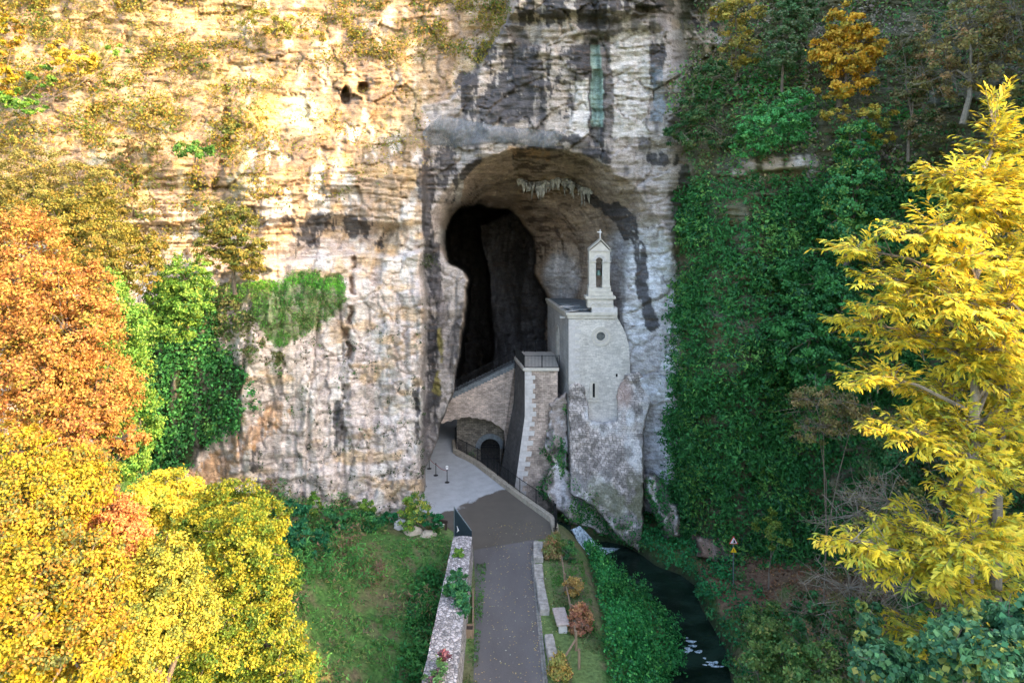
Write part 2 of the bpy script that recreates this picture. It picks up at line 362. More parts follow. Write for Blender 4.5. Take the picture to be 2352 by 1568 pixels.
DH += 3.0 * (fbm(PX / 150, PY / 230, 7., 31, 3) - .5) - 2.4 * ell(x, y, 1690, 660, 115, 380, .8)
DH += 1.2 * ell(x, y, 1785, 412, 105, 24) - 1.2 * ell(x, y, 1785, 370, 100, 22)
D = DL * (1 - stp) + DR * stp
hs = sm(1520, 1600, x - 40 * (fbm(PY / 90, 0., 0., 41, 3) - .5) * 2)
s56 = sdf(x, y, P56)
D = D * (1 - hs) + DH * hs
Dout = D
s58 = sdf(x, y, P58); s63 = sdf(x, y, P63); s68 = sdf(x, y, P68); sO = sdf(x, y, PO)
def between(Da, Db, sa, sb):
    t = np.clip(sa / (sa - sb + 1e-6), 0, 1); return Da + (Db - Da) * t
D = np.where(s56 > 0, between(Dout, 58.3, s56, s58), D)
D = np.where(s58 > 0, between(58.3, 62.5, s58, s63), D)
D = np.where(s63 > 0, between(63.5, 67, s63, s68) , D)
D = np.where(s68 > 0, between(67, 74, s68, sO), D)
inn = sdf(x, y, PI)
Dc = 90 + 24 * sm(0, 6, inn) - .03 * (x - 1230) + 9 * (fbm(PX / 38, PY / 150, 2., 77, 4) - .5) + 6 * sm(6, 0, np.abs(x - np.interp(y, [480, 620, 760, 900], [1150, 1215, 1228, 1236])) ) * 0
D = np.where(sO > 0, np.minimum(74 + np.maximum(sO, 0) * 4, Dc), D)
# strata blocks and roughness
low_ = sm(560, 720, y) * (x < 1050)
rowh = .62; rr = bed / rowh; row = np.floor(rr); fr = rr - row
Xw = (PX - CX0) / FP * D
colw = .55 + 1.0 * _h(row, row * 0, row * 0, 3); cc = Xw / colw + 7.3 * _h(row, row * 0 + 1, row * 0, 4) + .25 * wx; cl = np.floor(cc); fc = cc - cl
blk = _h(row, cl, row * 0, 9); big = _h(np.floor(rr / 3.3), np.floor(Xw / 2.1 + 3 * _h(np.floor(rr / 3.3), row * 0, row * 0, 8)), row * 0, 12)
blocky = np.clip(.35 + 1.3 * (fbm(PX / 110, PY / 80, 1., 51, 3) - .42), .1, 1)
blocky = blocky * (1 - .8 * (s58 > -30)) * (1 - .5 * sm(640, 700, y))
blocky = np.where((y > 440) & (y < 620) & (x > 560) & (x < 1000), blocky + .35, blocky)
smooth_y = ell(x, y, 640, 290, 120, 90, .4); blocky = blocky * (1 - .7 * smooth_y)
Y0 = D
f1 = fbm(Xw * .22, Zw * .3, D * .1, 61, 6, .55) - .5
f2 = fbm(Xw * .55, Zw * 2.2, D * .2, 62, 5, .6) - .5
lam = fbm(Xw * .16, bed * 3.2, 0., 63, 4, .55)
vert = fbm(Xw * .8, Zw * .09, 0., 64, 4, .6) - .5
cave = sm(-20, 20, s58)
disp = 2.2 * f1 * np.where(low_ > .5, .7, 1) + np.where(low_ > .5, .35, .6) * f2 + blocky * (1 - .5 * low_) * (.42 * (blk - .5) + .55 * (big - .5)) + 1.2 * vert * sm(560, 700, y) * (x < 1000)
wf_ = fbm(Xw * .5, Zw * .5, 0., 71, 3)
fa, ea = facet(Xw * .32 + 1.2 * wf_, bed * .5 + 1.0 * wf_, 81, 1.6); fb, eb = facet(Xw * .95 + 1.5 * wf_, bed * 1.5 + wf_, 85, 1.5); fc3, ec = facet(Xw * 1.1 + 1.5 * wf_, bed * .22, 89, 1.2)
low = sm(560, 720, y) * (x < 1050)
disp += (1.1 * fa + .42 * fb) * np.where(s58 > -20, .35, .42) * (1 - .55 * low) + .45 * fc3 * low + .25 * np.exp(-(ec / .05) ** 2) * low + .3 * np.exp(-(ea / .035) ** 2)
fis = np.abs(fbm(Xw * .30, Zw * .035, 0., 151, 4, .55) - .5); fi2 = np.abs(fbm(Xw * .8, Zw * .06, 0., 152, 3, .5) - .5)
disp += low * (.5 * np.exp(-(fis / .016) ** 2) + .2 * np.exp(-(fi2 / .012) ** 2) + 5.0 * (fbm(Xw * .17, Zw * .03, 0., 153, 3) - .5))
disp += blocky * (1 - .6 * low) * .16 * (np.exp(-((fr - 0) / .12) ** 2) + np.exp(-((fc - 0) / .08) ** 2))
disp += (.55 * np.abs(lam - .5) * 2 - .2) * np.clip(1.2 * sm(340, 420, y) * (1 - sm(560, 620, y)) + cave * .8 + (1 - sm(200, 340, y)) * .7, 0, 1.1)
fade = np.where(sO > 0, 1.6, 1.0)
D = D + disp * fade
V = np.stack([(PX - CX0) / FP * D, D, CAMZ + (HY - PY) / FP * D], -1)
CL = dict(V=V, x=x, y=y, N=normals(V), D=D)
if CL['N'][200, 300, 1] > 0: CL['N'] = -CL['N']
tsm = ts + 34 * (fbm(PX / 26, PY / 16, 0., 131, 4) - .5)
# colours of the stone (dry limestone, stains, lichen; low sun and cave shade painted in)
n1 = fbm(PX / 90, PY / 90, 0., 101, 4); n2 = fbm(PX / 30, PY / 60, 0., 102, 4); n3 = fbm(PX / 9, PY / 9, 0., 103, 3); n4 = fbm(PX / 14, PY / 120, 0., 104, 4)
c = np.zeros(V.shape) + np.array([.60, .49, .38])
c = mixc(c, [.52, .44, .40], sm(.45, .62, n1)); c = mixc(c, [.70, .61, .56], low * .85); up_ = (1 - stp) * (1 - sm(380, 600, y)); c = mixc(c, [.41, .27, .145], up_ * (.6 + .4 * sm(.4, .6, n2))); c = c * (1 - .34 * up_)[..., None]  # upper left: low sun's gold painted into the stone, toned down against overexposure
c = mixc(c, [.70, .66, .61], sm(.52, .68, n2) * .8)
c = mixc(c, [.62, .42, .21], sm(.55, .7, fbm(PX / 60, PY / 30, 0., 105, 4)) * .65)
c = mixc(c, [.52, .36, .2], (1 - stp) * (1 - sm(120, 300, y - .1 * x)) * .5 * sm(.4, .6, n2))
c = mixc(c, [.82, .55, .2], ell(x, y, 610, 265, 48, 55, .6) * .9); c = mixc(c, [.85, .74, .5], ell(x, y, 690, 260, 60, 60, .7) * .7)
rec = stp * (1 - hs) * (s56 < 4)
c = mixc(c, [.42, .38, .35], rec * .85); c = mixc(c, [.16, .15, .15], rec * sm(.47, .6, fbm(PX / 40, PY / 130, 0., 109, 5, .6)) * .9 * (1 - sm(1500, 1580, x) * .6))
nR = fbm(PX / 4.5, PY / 9, 0., 107, 3)
def rag(m, k=.55, s=.14): return sm(.5 - s, .5 + s, m * .95 + ((n2 - .5) * 3.4 + (n3 - .5) * 1.6 + (n4 - .5) * 3.0 + (nR - .5) * 1.6) * k - .02) * sm(0, .2, m)
def P6(x0, x1, y0, y1, s=8): a = c6(x0, y0); b = c6(x1, y1); return box(x, y, a[0], b[0], a[1], b[1], s)
blk6 = np.maximum.reduce([P6(860, 1560, -60, 180, 12) * 1.0, P6(560, 1390, 330, 560, 14) * .62, P6(420, 1250, 540, 900, 14) * .92, P6(1390, 1500, 560, 1080, 4) * .95,
                          P6(1830, 1960, 330, 640, 8) * .8, P6(1960, 2350, 130, 240, 6) * .9, P6(1560, 2250, -60, 80, 6) * .7,
                          P6(1180, 1330, 1000, 1060, 6), P6(175, 400, 1080, 1500, 6) * .6])
blk1 = np.maximum.reduce([line(x, y, [c1(1220, 500), c1(1340, 570), c1(1440, 660), c1(1470, 740)], 15), line(x, y, [c1(1400, 570), c1(1500, 650), c1(1560, 800), c1(1590, 1000), c1(1590, 1130), c1(1640, 1330)], 21),
                          ell(x, y, *c1(1290, 210), 30, 16), line(x, y, [c1(1330, 220), c1(1370, 260)], 14), line(x, y, [c1(1860, 330), c1(1900, 450), c1(1960, 640)], 17),
                          line(x, y, [c1(1640, 260), c1(1800, 270)], 16), line(x, y, [c1(200, 240), c1(180, 470)], 36) * .72, line(x, y, [c1(160, 500), c1(190, 880)], 16) * .75, line(x, y, [c1(330, 240), c1(260, 400)], 16) * .7, line(x, y, [c1(520, 270), c1(400, 360)], 12),
                          line(x, y, [c1(800, 190), c1(1100, 190)], 7)])
streakL = np.maximum.reduce([box(x, y, 975, 1012, 560, 700, 6) * .75, line(x, y, [(990, 600), (992, 760), (1000, 900), (985, 960)], 20) * .85,
                             box(x, y, 655, 880, 498, 545, 10) * .8, box(x, y, 690, 740, 500, 570, 6) * .9, box(x, y, 860, 885, 480, 570, 5) * .9, line(x, y, [(585, 1080), (590, 1040)], 16) * .8,
                             line(x, y, [(780, 930), (770, 1040)], 16) * .55, line(x, y, [(955, 900), (960, 1000)], 12) * .6])
spots = sm(.66, .72, fbm(PX / 11, PY / 14, 5., 130, 2)) * sm(640, 900, y) * (x > 600) * (stp < .5)
c = mixc(c, [.66, .62, .58], rag(np.maximum.reduce([P6(1560, 1830, 250, 1010, 8), P6(1250, 1390, 600, 1010, 5), P6(590, 640, 780, 930, 3), P6(1960, 2100, 240, 300, 5)]), .3) * .9)
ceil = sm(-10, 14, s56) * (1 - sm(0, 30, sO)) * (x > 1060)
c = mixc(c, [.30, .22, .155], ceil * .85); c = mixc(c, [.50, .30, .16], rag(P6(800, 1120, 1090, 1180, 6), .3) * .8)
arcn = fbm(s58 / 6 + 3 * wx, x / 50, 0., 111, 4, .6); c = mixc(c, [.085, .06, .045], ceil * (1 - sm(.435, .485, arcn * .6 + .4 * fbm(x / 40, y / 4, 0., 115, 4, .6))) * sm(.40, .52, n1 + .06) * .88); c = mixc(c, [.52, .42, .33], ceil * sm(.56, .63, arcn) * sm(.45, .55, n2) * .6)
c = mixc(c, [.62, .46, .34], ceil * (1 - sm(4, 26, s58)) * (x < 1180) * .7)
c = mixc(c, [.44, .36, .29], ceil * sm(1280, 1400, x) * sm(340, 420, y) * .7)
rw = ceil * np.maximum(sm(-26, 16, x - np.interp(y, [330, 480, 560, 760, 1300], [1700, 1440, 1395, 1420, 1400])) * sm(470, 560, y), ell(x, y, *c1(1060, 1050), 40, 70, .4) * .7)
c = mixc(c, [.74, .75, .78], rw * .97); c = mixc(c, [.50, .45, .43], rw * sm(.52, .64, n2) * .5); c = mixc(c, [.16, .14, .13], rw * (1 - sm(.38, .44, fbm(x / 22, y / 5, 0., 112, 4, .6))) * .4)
c = mixc(c, [.12, .11, .108], sm(0, 2, sO) * .97)  # cave void darkened in colour to stand for its shade
c = mixc(c, [.19, .18, .185], (sO > 0) * (inn < 0) * sm(.45, .6, n2) * .7)  # inner cave wall painted a little paler, as if faintly lit
dark = np.maximum(rag(blk6, .8), np.maximum(rag(blk1, .5), rag(streakL, .7)))
dark = np.where(sO > 0, dark * .0, dark)
c = mixc(c, [.055, .055, .062], dark * .9)
c = mixc(c, [.22, .19, .19], spots * .55); 
c = mixc(c, [.30, .42, .37], rag(P6(1400, 1480, 330, 940, 3), .25) * .9)
c = mixc(c, [.20, .25, .30], rag(P6(1840, 1930, 480, 900, 4), .4) * .7)
c = mixc(c, [.55, .30, .12], rag(line(x, y, [(470, 1100), (560, 1020), (640, 950)], 40) * .8, .5) * .7)
c = mixc(c, [.20, .11, .06], line(xj, y, [(812, 600), (803, 720), (795, 880)], 6) * .8 * kv)
c = mixc(c, [.28, .24, .06], rag(line(x, y, [(1012, 760), (1020, 830), (1000, 900)], 12) * .7) * .7)
cr = blocky * np.maximum(np.exp(-((fr) / .09) ** 2), np.exp(-((fc) / .05) ** 2) * .8) * sm(.4, .55, n2)
c = mixc(c, [.22, .16, .11], cr * .5)
ln = sm(.47, .5, lam) * (1 - sm(.5, .53, lam)); c = mixc(c, [.2, .14, .1], ln * .35 * (sm(.45, .6, n1) + .3))
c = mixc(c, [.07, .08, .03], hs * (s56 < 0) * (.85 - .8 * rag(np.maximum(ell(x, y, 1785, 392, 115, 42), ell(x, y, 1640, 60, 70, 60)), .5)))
mossm = sm(.5, .62, n2) * (x < 560) * (y < 480) * (1 - stp); c = mixc(c, [.22, .19, .06], mossm * .5)
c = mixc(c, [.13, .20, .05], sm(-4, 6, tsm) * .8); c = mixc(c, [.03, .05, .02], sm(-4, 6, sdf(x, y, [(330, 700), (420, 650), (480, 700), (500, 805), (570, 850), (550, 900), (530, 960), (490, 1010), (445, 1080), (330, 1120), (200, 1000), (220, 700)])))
c = mixc(c, [.20, .15, .11], np.exp(-(ea / .025) ** 2) * .35 * (1 - .6 * low) * sm(.42, .55, n2)); c = mixc(c, [.25, .20, .17], low * np.exp(-(fis / .007) ** 2) * .35 * sm(.42, .6, n1)); c = mixc(c, [.30, .26, .25], low * sm(.54, .66, fbm(PX / 16, PY / 90, 0., 154, 4)) * .45); c *= (.76 + .24 * n3)[..., None]
ny, nx = PX.shape
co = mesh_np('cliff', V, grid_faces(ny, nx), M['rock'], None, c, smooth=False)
tag(co, kind='structure')
# --- leaves growing on the cliff surface
cellA = np.linalg.norm(np.cross(np.gradient(V, axis=1), np.gradient(V, axis=0)), axis=-1)
def scatter(name, mask, dens, size, cols, off=(.0, .3), label=None, cat=None, tilt=.8, up=.3, clump=1.2, aspect=.65, hang=0, kind='stuff', sh=CL):
    A = cellA if sh is CL else sh['A']; Vv = sh['V']
    qx = CX0 + Vv[..., 0] / np.maximum(Vv[..., 1], 1) * FP; qy = HY + (CAMZ - Vv[..., 2]) / np.maximum(Vv[..., 1], 1) * FP; mask = mask * (qx > -90) * (qx < 2440) * (qy > -70) * (qy < 1660) * (Vv[..., 1] > 5)
    cl_ = fbm(Vv[..., 0] * 1.1, Vv[..., 1] * 1.1, Vv[..., 2] * 1.1, 211, 3)
    lam_ = A * dens * mask * np.clip(1 + clump * 4 * (cl_ - .5), .05, 3)
    n = rng.poisson(np.clip(lam_[:-1, :-1], 0, 60)); i, j = np.nonzero(n); k = n[i, j]
    i = np.repeat(i, k); j = np.repeat(j, k); u = rng.random(len(i))[:, None]; v = rng.random(len(i))[:, None]
    P = (Vv[i, j] * (1 - u) + Vv[i, j + 1] * u) * (1 - v) + (Vv[i + 1, j] * (1 - u) + Vv[i + 1, j + 1] * u) * v
    N = sh['N'][i, j]
    o = off[0] + (off[1] - off[0]) * rng.random(len(P))[:, None] * np.clip(2.2 * (cl_[i, j] - .2), .1, 2)[:, None]
    P = P + N * o; N = nrm(N + np.array([0, 0, up]))
    hue = np.clip(.5 + 2.2 * (fbm(P[:, 0] * .5, P[:, 1] * .5, P[:, 2] * .5, 223, 4) - .5) + .22 * rng.normal(size=len(P)), 0, .999)
    s = size * (.7 + .6 * rng.random(len(P)))
    o = leaves(name, P, N, s, palette(cols, hue, len(P)), tilt=tilt, aspect=aspect)
    if label or kind: tag(o, label, cat, None, kind)
    return o
GREEN = [(0.056, 0.224, 0.068, 3), (0.040, 0.160, 0.060, 3), (0.096, 0.304, 0.075, 2), (0.032, 0.112, 0.045, 2)]
IVY = [(0.043, 0.175, 0.051, 3), (0.068, 0.252, 0.064, 3), (0.031, 0.119, 0.045, 2), (0.153, 0.336, 0.077, 1)]
ivyL = np.maximum.reduce([sdf(x, y, [(330, 690), (420, 640), (490, 700), (505, 800), (580, 845), (560, 900), (540, 960), (500, 1010), (450, 1080), (330, 1130), (250, 950), (250, 760)])])
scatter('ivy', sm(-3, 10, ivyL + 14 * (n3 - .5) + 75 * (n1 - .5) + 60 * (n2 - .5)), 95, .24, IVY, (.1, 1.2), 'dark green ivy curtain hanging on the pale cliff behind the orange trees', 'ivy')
edge = np.interp(y, [-100, 60, 130, 200, 330, 390, 430, 520, 600, 700, 900, 1010, 1120, 1250, 1300], [1640, 1600, 1560, 1535, 1530, 1600, 1600, 1560, 1560, 1552, 1560, 1548, 1535, 1580, 1600])
ie = PX - edge + 50 * (fbm(PX / 200, PY / 45, 0., 351, 4) - .5) * 2 + 16 * (n2 - .5)
rockout = rag(ell(x, y, 1785, 395, 110, 36), .5)
ivR = sm(-3, 10, ie) * (1 - rockout * .95) * (PX < 2430)
scatter('ivy', ivR * sm(400, 440, PY) * (.55 + .6 * sm(.42, .5, n1)), 150, .25, IVY, (.1, 1.7), 'tall wall of dark green ivy right of the cave mouth', 'ivy', aspect=.49)
scatter('hanging_shrubs', ivR * (1 - sm(400, 440, PY)) * np.clip(.25 + 2.2 * (n1 - .35), .15, 1), 70, .26, [(.15, .23, .08, 3), (.09, .27, .09, 3), (.28, .26, .11, 2), (.18, .36, .09, 2), (.33, .29, .22, 2)], (.1, 1.6),
        'mixed green and grey brush covering the cliff top right of the cave', 'shrubs')
fern = np.maximum.reduce([ell(x, y, 1640, 210, 50, 30), ell(x, y, 1740, 215, 70, 30), ell(x, y, 1780, 310, 90, 50), ell(x, y, 1620, 310, 20, 20), ell(x, y, 2080, 270, 50, 30)])
scatter('ferns', rag(fern, .3) * 1.0, 45, .36, [(.13, .42, .11, 2), (.09, .32, .10, 2)], (.5, 1.6), 'bright green ferns in the brush above the ivy wall', 'ferns', aspect=.4)
tl = (1 - stp) * (1 - sm(560, 640, y + .35 * x - 100)) * (1 - .8 * sm(560, 660, x) * sm(120, 160, y))
scatter('cliff_grass', tl * sm(.42, .54, fbm(PX / 60, PY / 26, 0., 301, 4)), 55, .2, [(.25, .21, .045, 3), (.17, .19, .045, 3), (.30, .21, .06, 2), (.10, .17, .03, 1)], (0, .35),
        'dry olive grass clinging to ledges of the sunlit cliff', 'grass', aspect=.3, up=.8)
scatter('cliff_brush', tl * sm(.5, .6, fbm(PX / 75, PY / 40, 4., 311, 4)), 75, .2, [(.30, .23, .04, 3), (.19, .20, .04, 3), (.36, .23, .05, 2), (.10, .16, .03, 1)], (0, 1.2), 'golden and olive brush growing over the top left of the cliff', 'brush')
scatter('terrace_grass', (tsm > 0) * 1.0, 170, .16, [(.12, .30, .06, 3), (.19, .28, .08, 2), (.26, .24, .12, 1), (.08, .22, .05, 2)], (0, .45), 'green grass and weeds on the ledge halfway up the cliff', 'grass', aspect=.35, up=.9)
scatter('terrace_turf', line(x, y, [(590, 652), (690, 650), (775, 656)], 14), 420, .16, [(.18, .52, .05, 3), (.14, .42, .05, 2)], (.0, .25), 'bright green turf along the top of the cliff ledge', 'grass', aspect=.3, up=1)
brush = ell(x, y, 545, 715, 90, 62) * 1.0 + line(x, y, [(700, 800), (640, 830), (560, 800)], 26) * .6
scatter('ledge_brush', rag(brush, .5) * (tsm < 6), 260, .2, [(.16, .17, .07, 3), (.10, .19, .05, 3), (.20, .17, .10, 2)], (0, .9), 'dry brush spilling down the rock left of the grassy ledge', 'brush')
tufts = np.maximum(sm(.68, .74, fbm(PX / 11, PY / 12, 5., 331, 2)) * sm(640, 900, y) * (stp < .5) * (x > 590), rag(line(x, y, [(510, 815), (650, 830)], 14) * .9, .3) + rag(ell(x, y, 985, 600, 30, 20) * .6, .3)) * (s56 < 3)
scatter('wall_plants', tufts, 60, .15, [(.09, .11, .06, 3), (.12, .12, .10, 2), (.07, .16, .05, 1)], (0, .25), 'small dark tufts of plants dotted over the lower cliff', 'plants')
# ------------------------------------------------------------------ GROUND
PLAT = [(-3.1, -30), (-3.1, 43.6), (-4.6, 46.4), (-7.2, 50), (-9, 60), (-12, 78), (-3.8, 78), (-5.2, 66), (-4.9, 62), (-2.9, 59.6), (.6, 52.6), (3.0, 48.2), (4.0, 44), (4.4, 38), (4.2, 31), (4.2, -30)]
RIV = [(4.4, 54.8), (4.7, 52.4), (5.3, 50.6), (6.6, 49), (8.3, 46.4), (9.2, 44.2), (9.4, 41.8), (8.8, 39.6), (7.7, 37.9), (6.5, 30), (6.5, -30), (13, -30), (12.3, 30), (12.5, 37.9), (13.1, 41), (12.9, 45.4), (13.2, 48.4), (12.5, 49.9), (11, 51.2), (10.2, 53), (9, 54.6), (7.6, 55.2), (5.5, 55.2)]
CHN = [(-4.6, 66), (-4.3, 62.5), (-2.2, 59.5), (1.2, 53.5), (3.3, 51.6), (4.5, 52.6), (4.7, 54.6), (3.5, 55.6), (1, 60), (-.5, 66)]
gx = np.concatenate([np.arange(-90, -34, 4.), np.arange(-34, 34, .3), np.arange(34, 60, 1.5), np.arange(60, 120, 4.)])
gy = np.concatenate([np.arange(-70, 26, 3.), np.arange(26, 64, .3), np.arange(64, 84, 1.5)])
GX, GY = np.meshgrid(gx, gy)
def hground(X, Y):
    X = np.asarray(X, float); Y = np.asarray(Y, float)
    dp = -sdf(X, Y, PLAT); dr = sdf(X, Y, RIV); dc = sdf(X, Y, CHN)
    nz = fbm(X * .35, Y * .35, 0., 401, 4) - .5; nf = fbm(X * 1.6, Y * 1.6, 0., 402, 3) - .5
    left = -2.7 + .34 * np.clip(-X - 4.3, 0, 30) + .10 * np.clip(Y - 36, 0, 20) * 1.0
    left = left * (1 - sm(43, 47, Y)) + (-.25 + .1 * np.clip(-X - 8, 0, 20)) * sm(43, 47, Y) + nz * 1.2 + nf * .25
    right = -3.4 + nz * .8 + nf * .3
    right = right + 1.1 * sm(0, 6, X - 14.2)
    h = np.where(X < -1, left, right)
    fall = np.where(X < -1, .5, np.where(Y > 48, .5, 3.6))
    t = sm(0, 1, dp / fall); h = 0 * (1 - t) + h * t
    h = np.where(dp <= 0, 0, h)
    h = h + (-5.6 - h) * sm(-.5, 1.0, dr) + 0
    h = np.where((dc > -.3) & (dp > .1), np.minimum(h, h + (-3.4 - h) * sm(-.3, .5, dc)), h)
    x1 = np.maximum(24, .75 * Y + 2.5); H = np.interp(Y, [-70, -10, 2, 5, 7, 9, 13, 15, 19, 25, 31.6, 35, 41, 60], [16, 17, 22, 29, 29, 24, 25, 30, 45, 50, 58, 66, 70, 72])  # unseen ridge on the right, height profile shaped to shade the valley
    h = h + (H + 2.5 * nz) * sm(0, 9, X - x1)
    h = h + 10 * sm(0, 12, -X - np.maximum(26, .8 * Y + 2))
    return h
GZ = hground(GX, GY)
GV = np.stack([GX, GY, GZ], -1)
m1 = fbm(GX * .5, GY * .5, 0., 411, 4); m2 = fbm(GX * 2.5, GY * 2.5, 0., 412, 3)
gc = np.zeros(GV.shape) + np.array([.07, .15, .035]); gc = mixc(gc, [.13, .13, .055], sm(.5, .68, m1)); gc = mixc(gc, [.16, .10, .07], sm(.55, .7, m2) * .6)
lit = (GX > 13.2) * (GY > 42.5) * sm(.3, .5, m1 + .1); gc = mixc(gc, [.20, .115, .075], lit * .9)
gc = mixc(gc, [.03, .035, .02], sm(-.4, .4, sdf(GX, GY, RIV)))
gc = mixc(gc, [.13, .19, .06], (sdf(GX, GY, PLAT) > 0) * 1.0); gc = mixc(gc, [.14, .12, .07], (sdf(GX, GY, PLAT) > 0) * sm(.5, .6, m1) * .7)
gc = mixc(gc, [.09, .08, .07], sm(60, 62, GY) * (GX < 14)); go = mesh_np('ground', GV, grid_faces(*GX.shape)[:, ::-1], M['ground'], None, gc, smooth=True); tag(go, kind='structure')
gA = np.linalg.norm(np.cross(np.gradient(GV, axis=1), np.gradient(GV, axis=0)), axis=-1)
gN = normals(GV); gN = gN * np.sign(gN[..., 2:3])
GR = dict(V=GV, A=gA, N=gN)
wfm = line(GX, GY, [(4.0, 54), (5.6, 51), (7.6, 49)], 4.2); wfm = 1 - wfm
dP = -sdf(GX, GY, PLAT); dR = -sdf(GX, GY, RIV)
inview = (GY > 27) * (np.abs(GX) < GY * .8 + 2)
# ------------------------------------------------------------------ ROAD and PLAZA
ROADL = [(-1.75, 8), (-1.75, 31), (-2.15, 40), (-2.5, 44)]; ROADR = [(1.5, 8), (1.42, 31), (1.2, 42.7), (1.5, 45.4)]
def sheet(name, poly, z, mat, col=None, step=.25, kind='structure'):
    X, Y = np.meshgrid(np.arange(min(p[0] for p in poly) - .5, max(p[0] for p in poly) + .5, step), np.arange(min(p[1] for p in poly) - .5, max(p[1] for p in poly) + .5, step))
    return X, Y
m, t, b = newmat('asphalt')
nA = noise(t, coords(t), 30, 6, .7); nB = noise(t, coords(t, (1, .35, 1)), .5, 5, .6)
vo = nd(t, 'ShaderNodeTexVoronoi'); vo.inputs['Scale'].default_value = 3.2; t.links.new(coords(t), vo.inputs['Vector'])
ca = mixrgb(t, (.115, .105, .10), ramp(t, nA, [(.3, .7), (.7, 1.35)]), 1, 'MULTIPLY'); ca = mixrgb(t, ca, ramp(t, nB, [(.3, .72), (.7, 1.2)]), 1, 'MULTIPLY')
t.links.new(ca, b.inputs['Base Color']); b.inputs['Roughness'].default_value = .8; bump(t, b, nA, .4, .01); M['asphalt'] = m
m, t, b = newmat('plaza_concrete')
nA = noise(t, coords(t), 18, 6, .7); nB = noise(t, coords(t), .35, 6, .6)
g_ = t.nodes.new('ShaderNodeNewGeometry'); s_ = t.nodes.new('ShaderNodeSeparateXYZ'); t.links.new(g_.outputs['Position'], s_.inputs[0])
wl = nd(t, 'ShaderNodeMath', operation='MULTIPLY_ADD'); t.links.new(s_.outputs[0], wl.inputs[0]); wl.inputs[1].default_value = -1.05; t.links.new(s_.outputs[1], wl.inputs[2])   # y + .62x
nD = noise(t, coords(t), 1.6, 8, .7); wl2 = nd(t, 'ShaderNodeMath', operation='MULTIPLY_ADD'); t.links.new(nD, wl2.inputs[0]); wl2.inputs[1].default_value = -2.0; t.links.new(wl.outputs[0], wl2.inputs[2]); wl = wl2
nW = nd(t, 'ShaderNodeMath', operation='MULTIPLY_ADD'); t.links.new(nB, nW.inputs[0]); nW.inputs[1].default_value = -3.2; t.links.new(wl.outputs[0], nW.inputs[2])
mr = nd(t, 'ShaderNodeMapRange'); t.links.new(nW.outputs[0], mr.inputs[0]); mr.inputs[1].default_value = 52.0; mr.inputs[2].default_value = 52.25
wet = mr.outputs[0]
ca = mixrgb(t, (.115, .10, .082), (.40, .41, .415), wet); ca = mixrgb(t, ca, ramp(t, nA, [(.3, .9), (.7, 1.08)]), 1, 'MULTIPLY')
nC = noise(t, coords(t), 1.2, 5, .6); ca = mixrgb(t, ca, ramp(t, nC, [(.3, .85), (.65, 1.08)]), 1, 'MULTIPLY')
t.links.new(ca, b.inputs['Base Color']); rr_ = nd(t, 'ShaderNodeMapRange'); t.links.new(wet, rr_.inputs[0]); rr_.inputs[3].default_value = .38; rr_.inputs[4].default_value = .9
t.links.new(rr_.outputs[0], b.inputs['Roughness']); M['plaza'] = m
def polymesh(name, pts, z, mat, th=0):
    bm = bmesh.new(); lo = [bm.verts.new((p[0], p[1], z)) for p in pts]; f = bm.faces.new(lo)
    if f.normal.z < 0: f.normal_flip()
    if f.calc_center_median().z == z: bmesh.ops.triangulate(bm, faces=[f])
    me = bpy.data.meshes.new(name); bm.normal_update()
    for q in bm.faces:
        if q.normal.z < 0: q.normal_flip()
    bm.to_mesh(me); bm.free(); me.materials.append(mat); return tag(link(name, me), kind='structure')
polymesh('road', ROADL + ROADR[::-1], .02, M['asphalt'])
polymesh('plaza', [(-2.5, 44.02), (-3.9, 46.4), (-5.5, 49), (-7.2, 50.5), (-9, 60), (-12, 77), (-4.0, 77), (-5.45, 66), (-5.15, 62), (-3.1, 59.4), (.4, 52.4), (2.75, 48.1), (2.6, 45.6), (1.5, 45.4)], .015, M['plaza'])
# kerb of small setts on the right of the road, slab edging
kb = thing('kerb', 'narrow kerb of small grey setts along the right edge of the road', 'kerb', (1.7, 38, 0))
bm = bmesh.new(); yy = 24.0
while yy < 45:
    for k in range(2):
        xo = np.interp(yy, [31, 42.7, 45], [1.42, 1.2, 1.5]) + k * .12 - .03
        obox(bm, (xo + .08, yy + .01), (xo + .08, yy + .27), .10, 0, .05 + random.uniform(0, .02), .008)
    yy += .3
o = ob('setts', bm, flat_mat('sett_stone', (.24, .225, .2), .9, .4, 4, .02), kb); o['kind'] = 'stuff'
# ------------------------------------------------------------------ RETAINING WALL left of the road
def rough_solid(bm, amp, cuts=6, seed=0):
    bmesh.ops.subdivide_edges(bm, edges=bm.edges[:], cuts=cuts, use_grid_fill=True)
    P = np.array([v.co[:] for v in bm.verts]); n = np.stack([fbm(P[:, 0] * 1.7, P[:, 1] * 1.7, P[:, 2] * 1.7, seed + k * 5, 3) - .5 for k in range(3)], -1)
    for v, q in zip(bm.verts, n): v.co += Vector(q) * amp
pw = thing('parapet_wall', 'long grey stone wall with pebbly top left of the road', 'wall', (-3.0, 36, 0))
bm = bmesh.new(); NW = 60; rows = []
for i in range(NW + 1):
    Y = 22 + (42.7 - 22) * i / NW; xl = np.interp(Y, [29, 42.7], [-3.85, -3.65]); xr = np.interp(Y, [29, 42.7], [-2.35, -2.5]); zt = 1.5 + .05 * math.sin(i * .9)
    rows.append([bm.verts.new(p) for p in ((xl - .25, Y, -4), (xl, Y, zt), ((xl + xr) / 2, Y, zt + .06), (xr, Y, zt), (xr + .12, Y, -.3))])
for a, b_ in zip(rows, rows[1:]):
    for k in range(4): bm.faces.new((a[k], a[k + 1], b_[k + 1], b_[k]))
bm.faces.new(rows[0][::-1]); bm.faces.new(rows[-1])
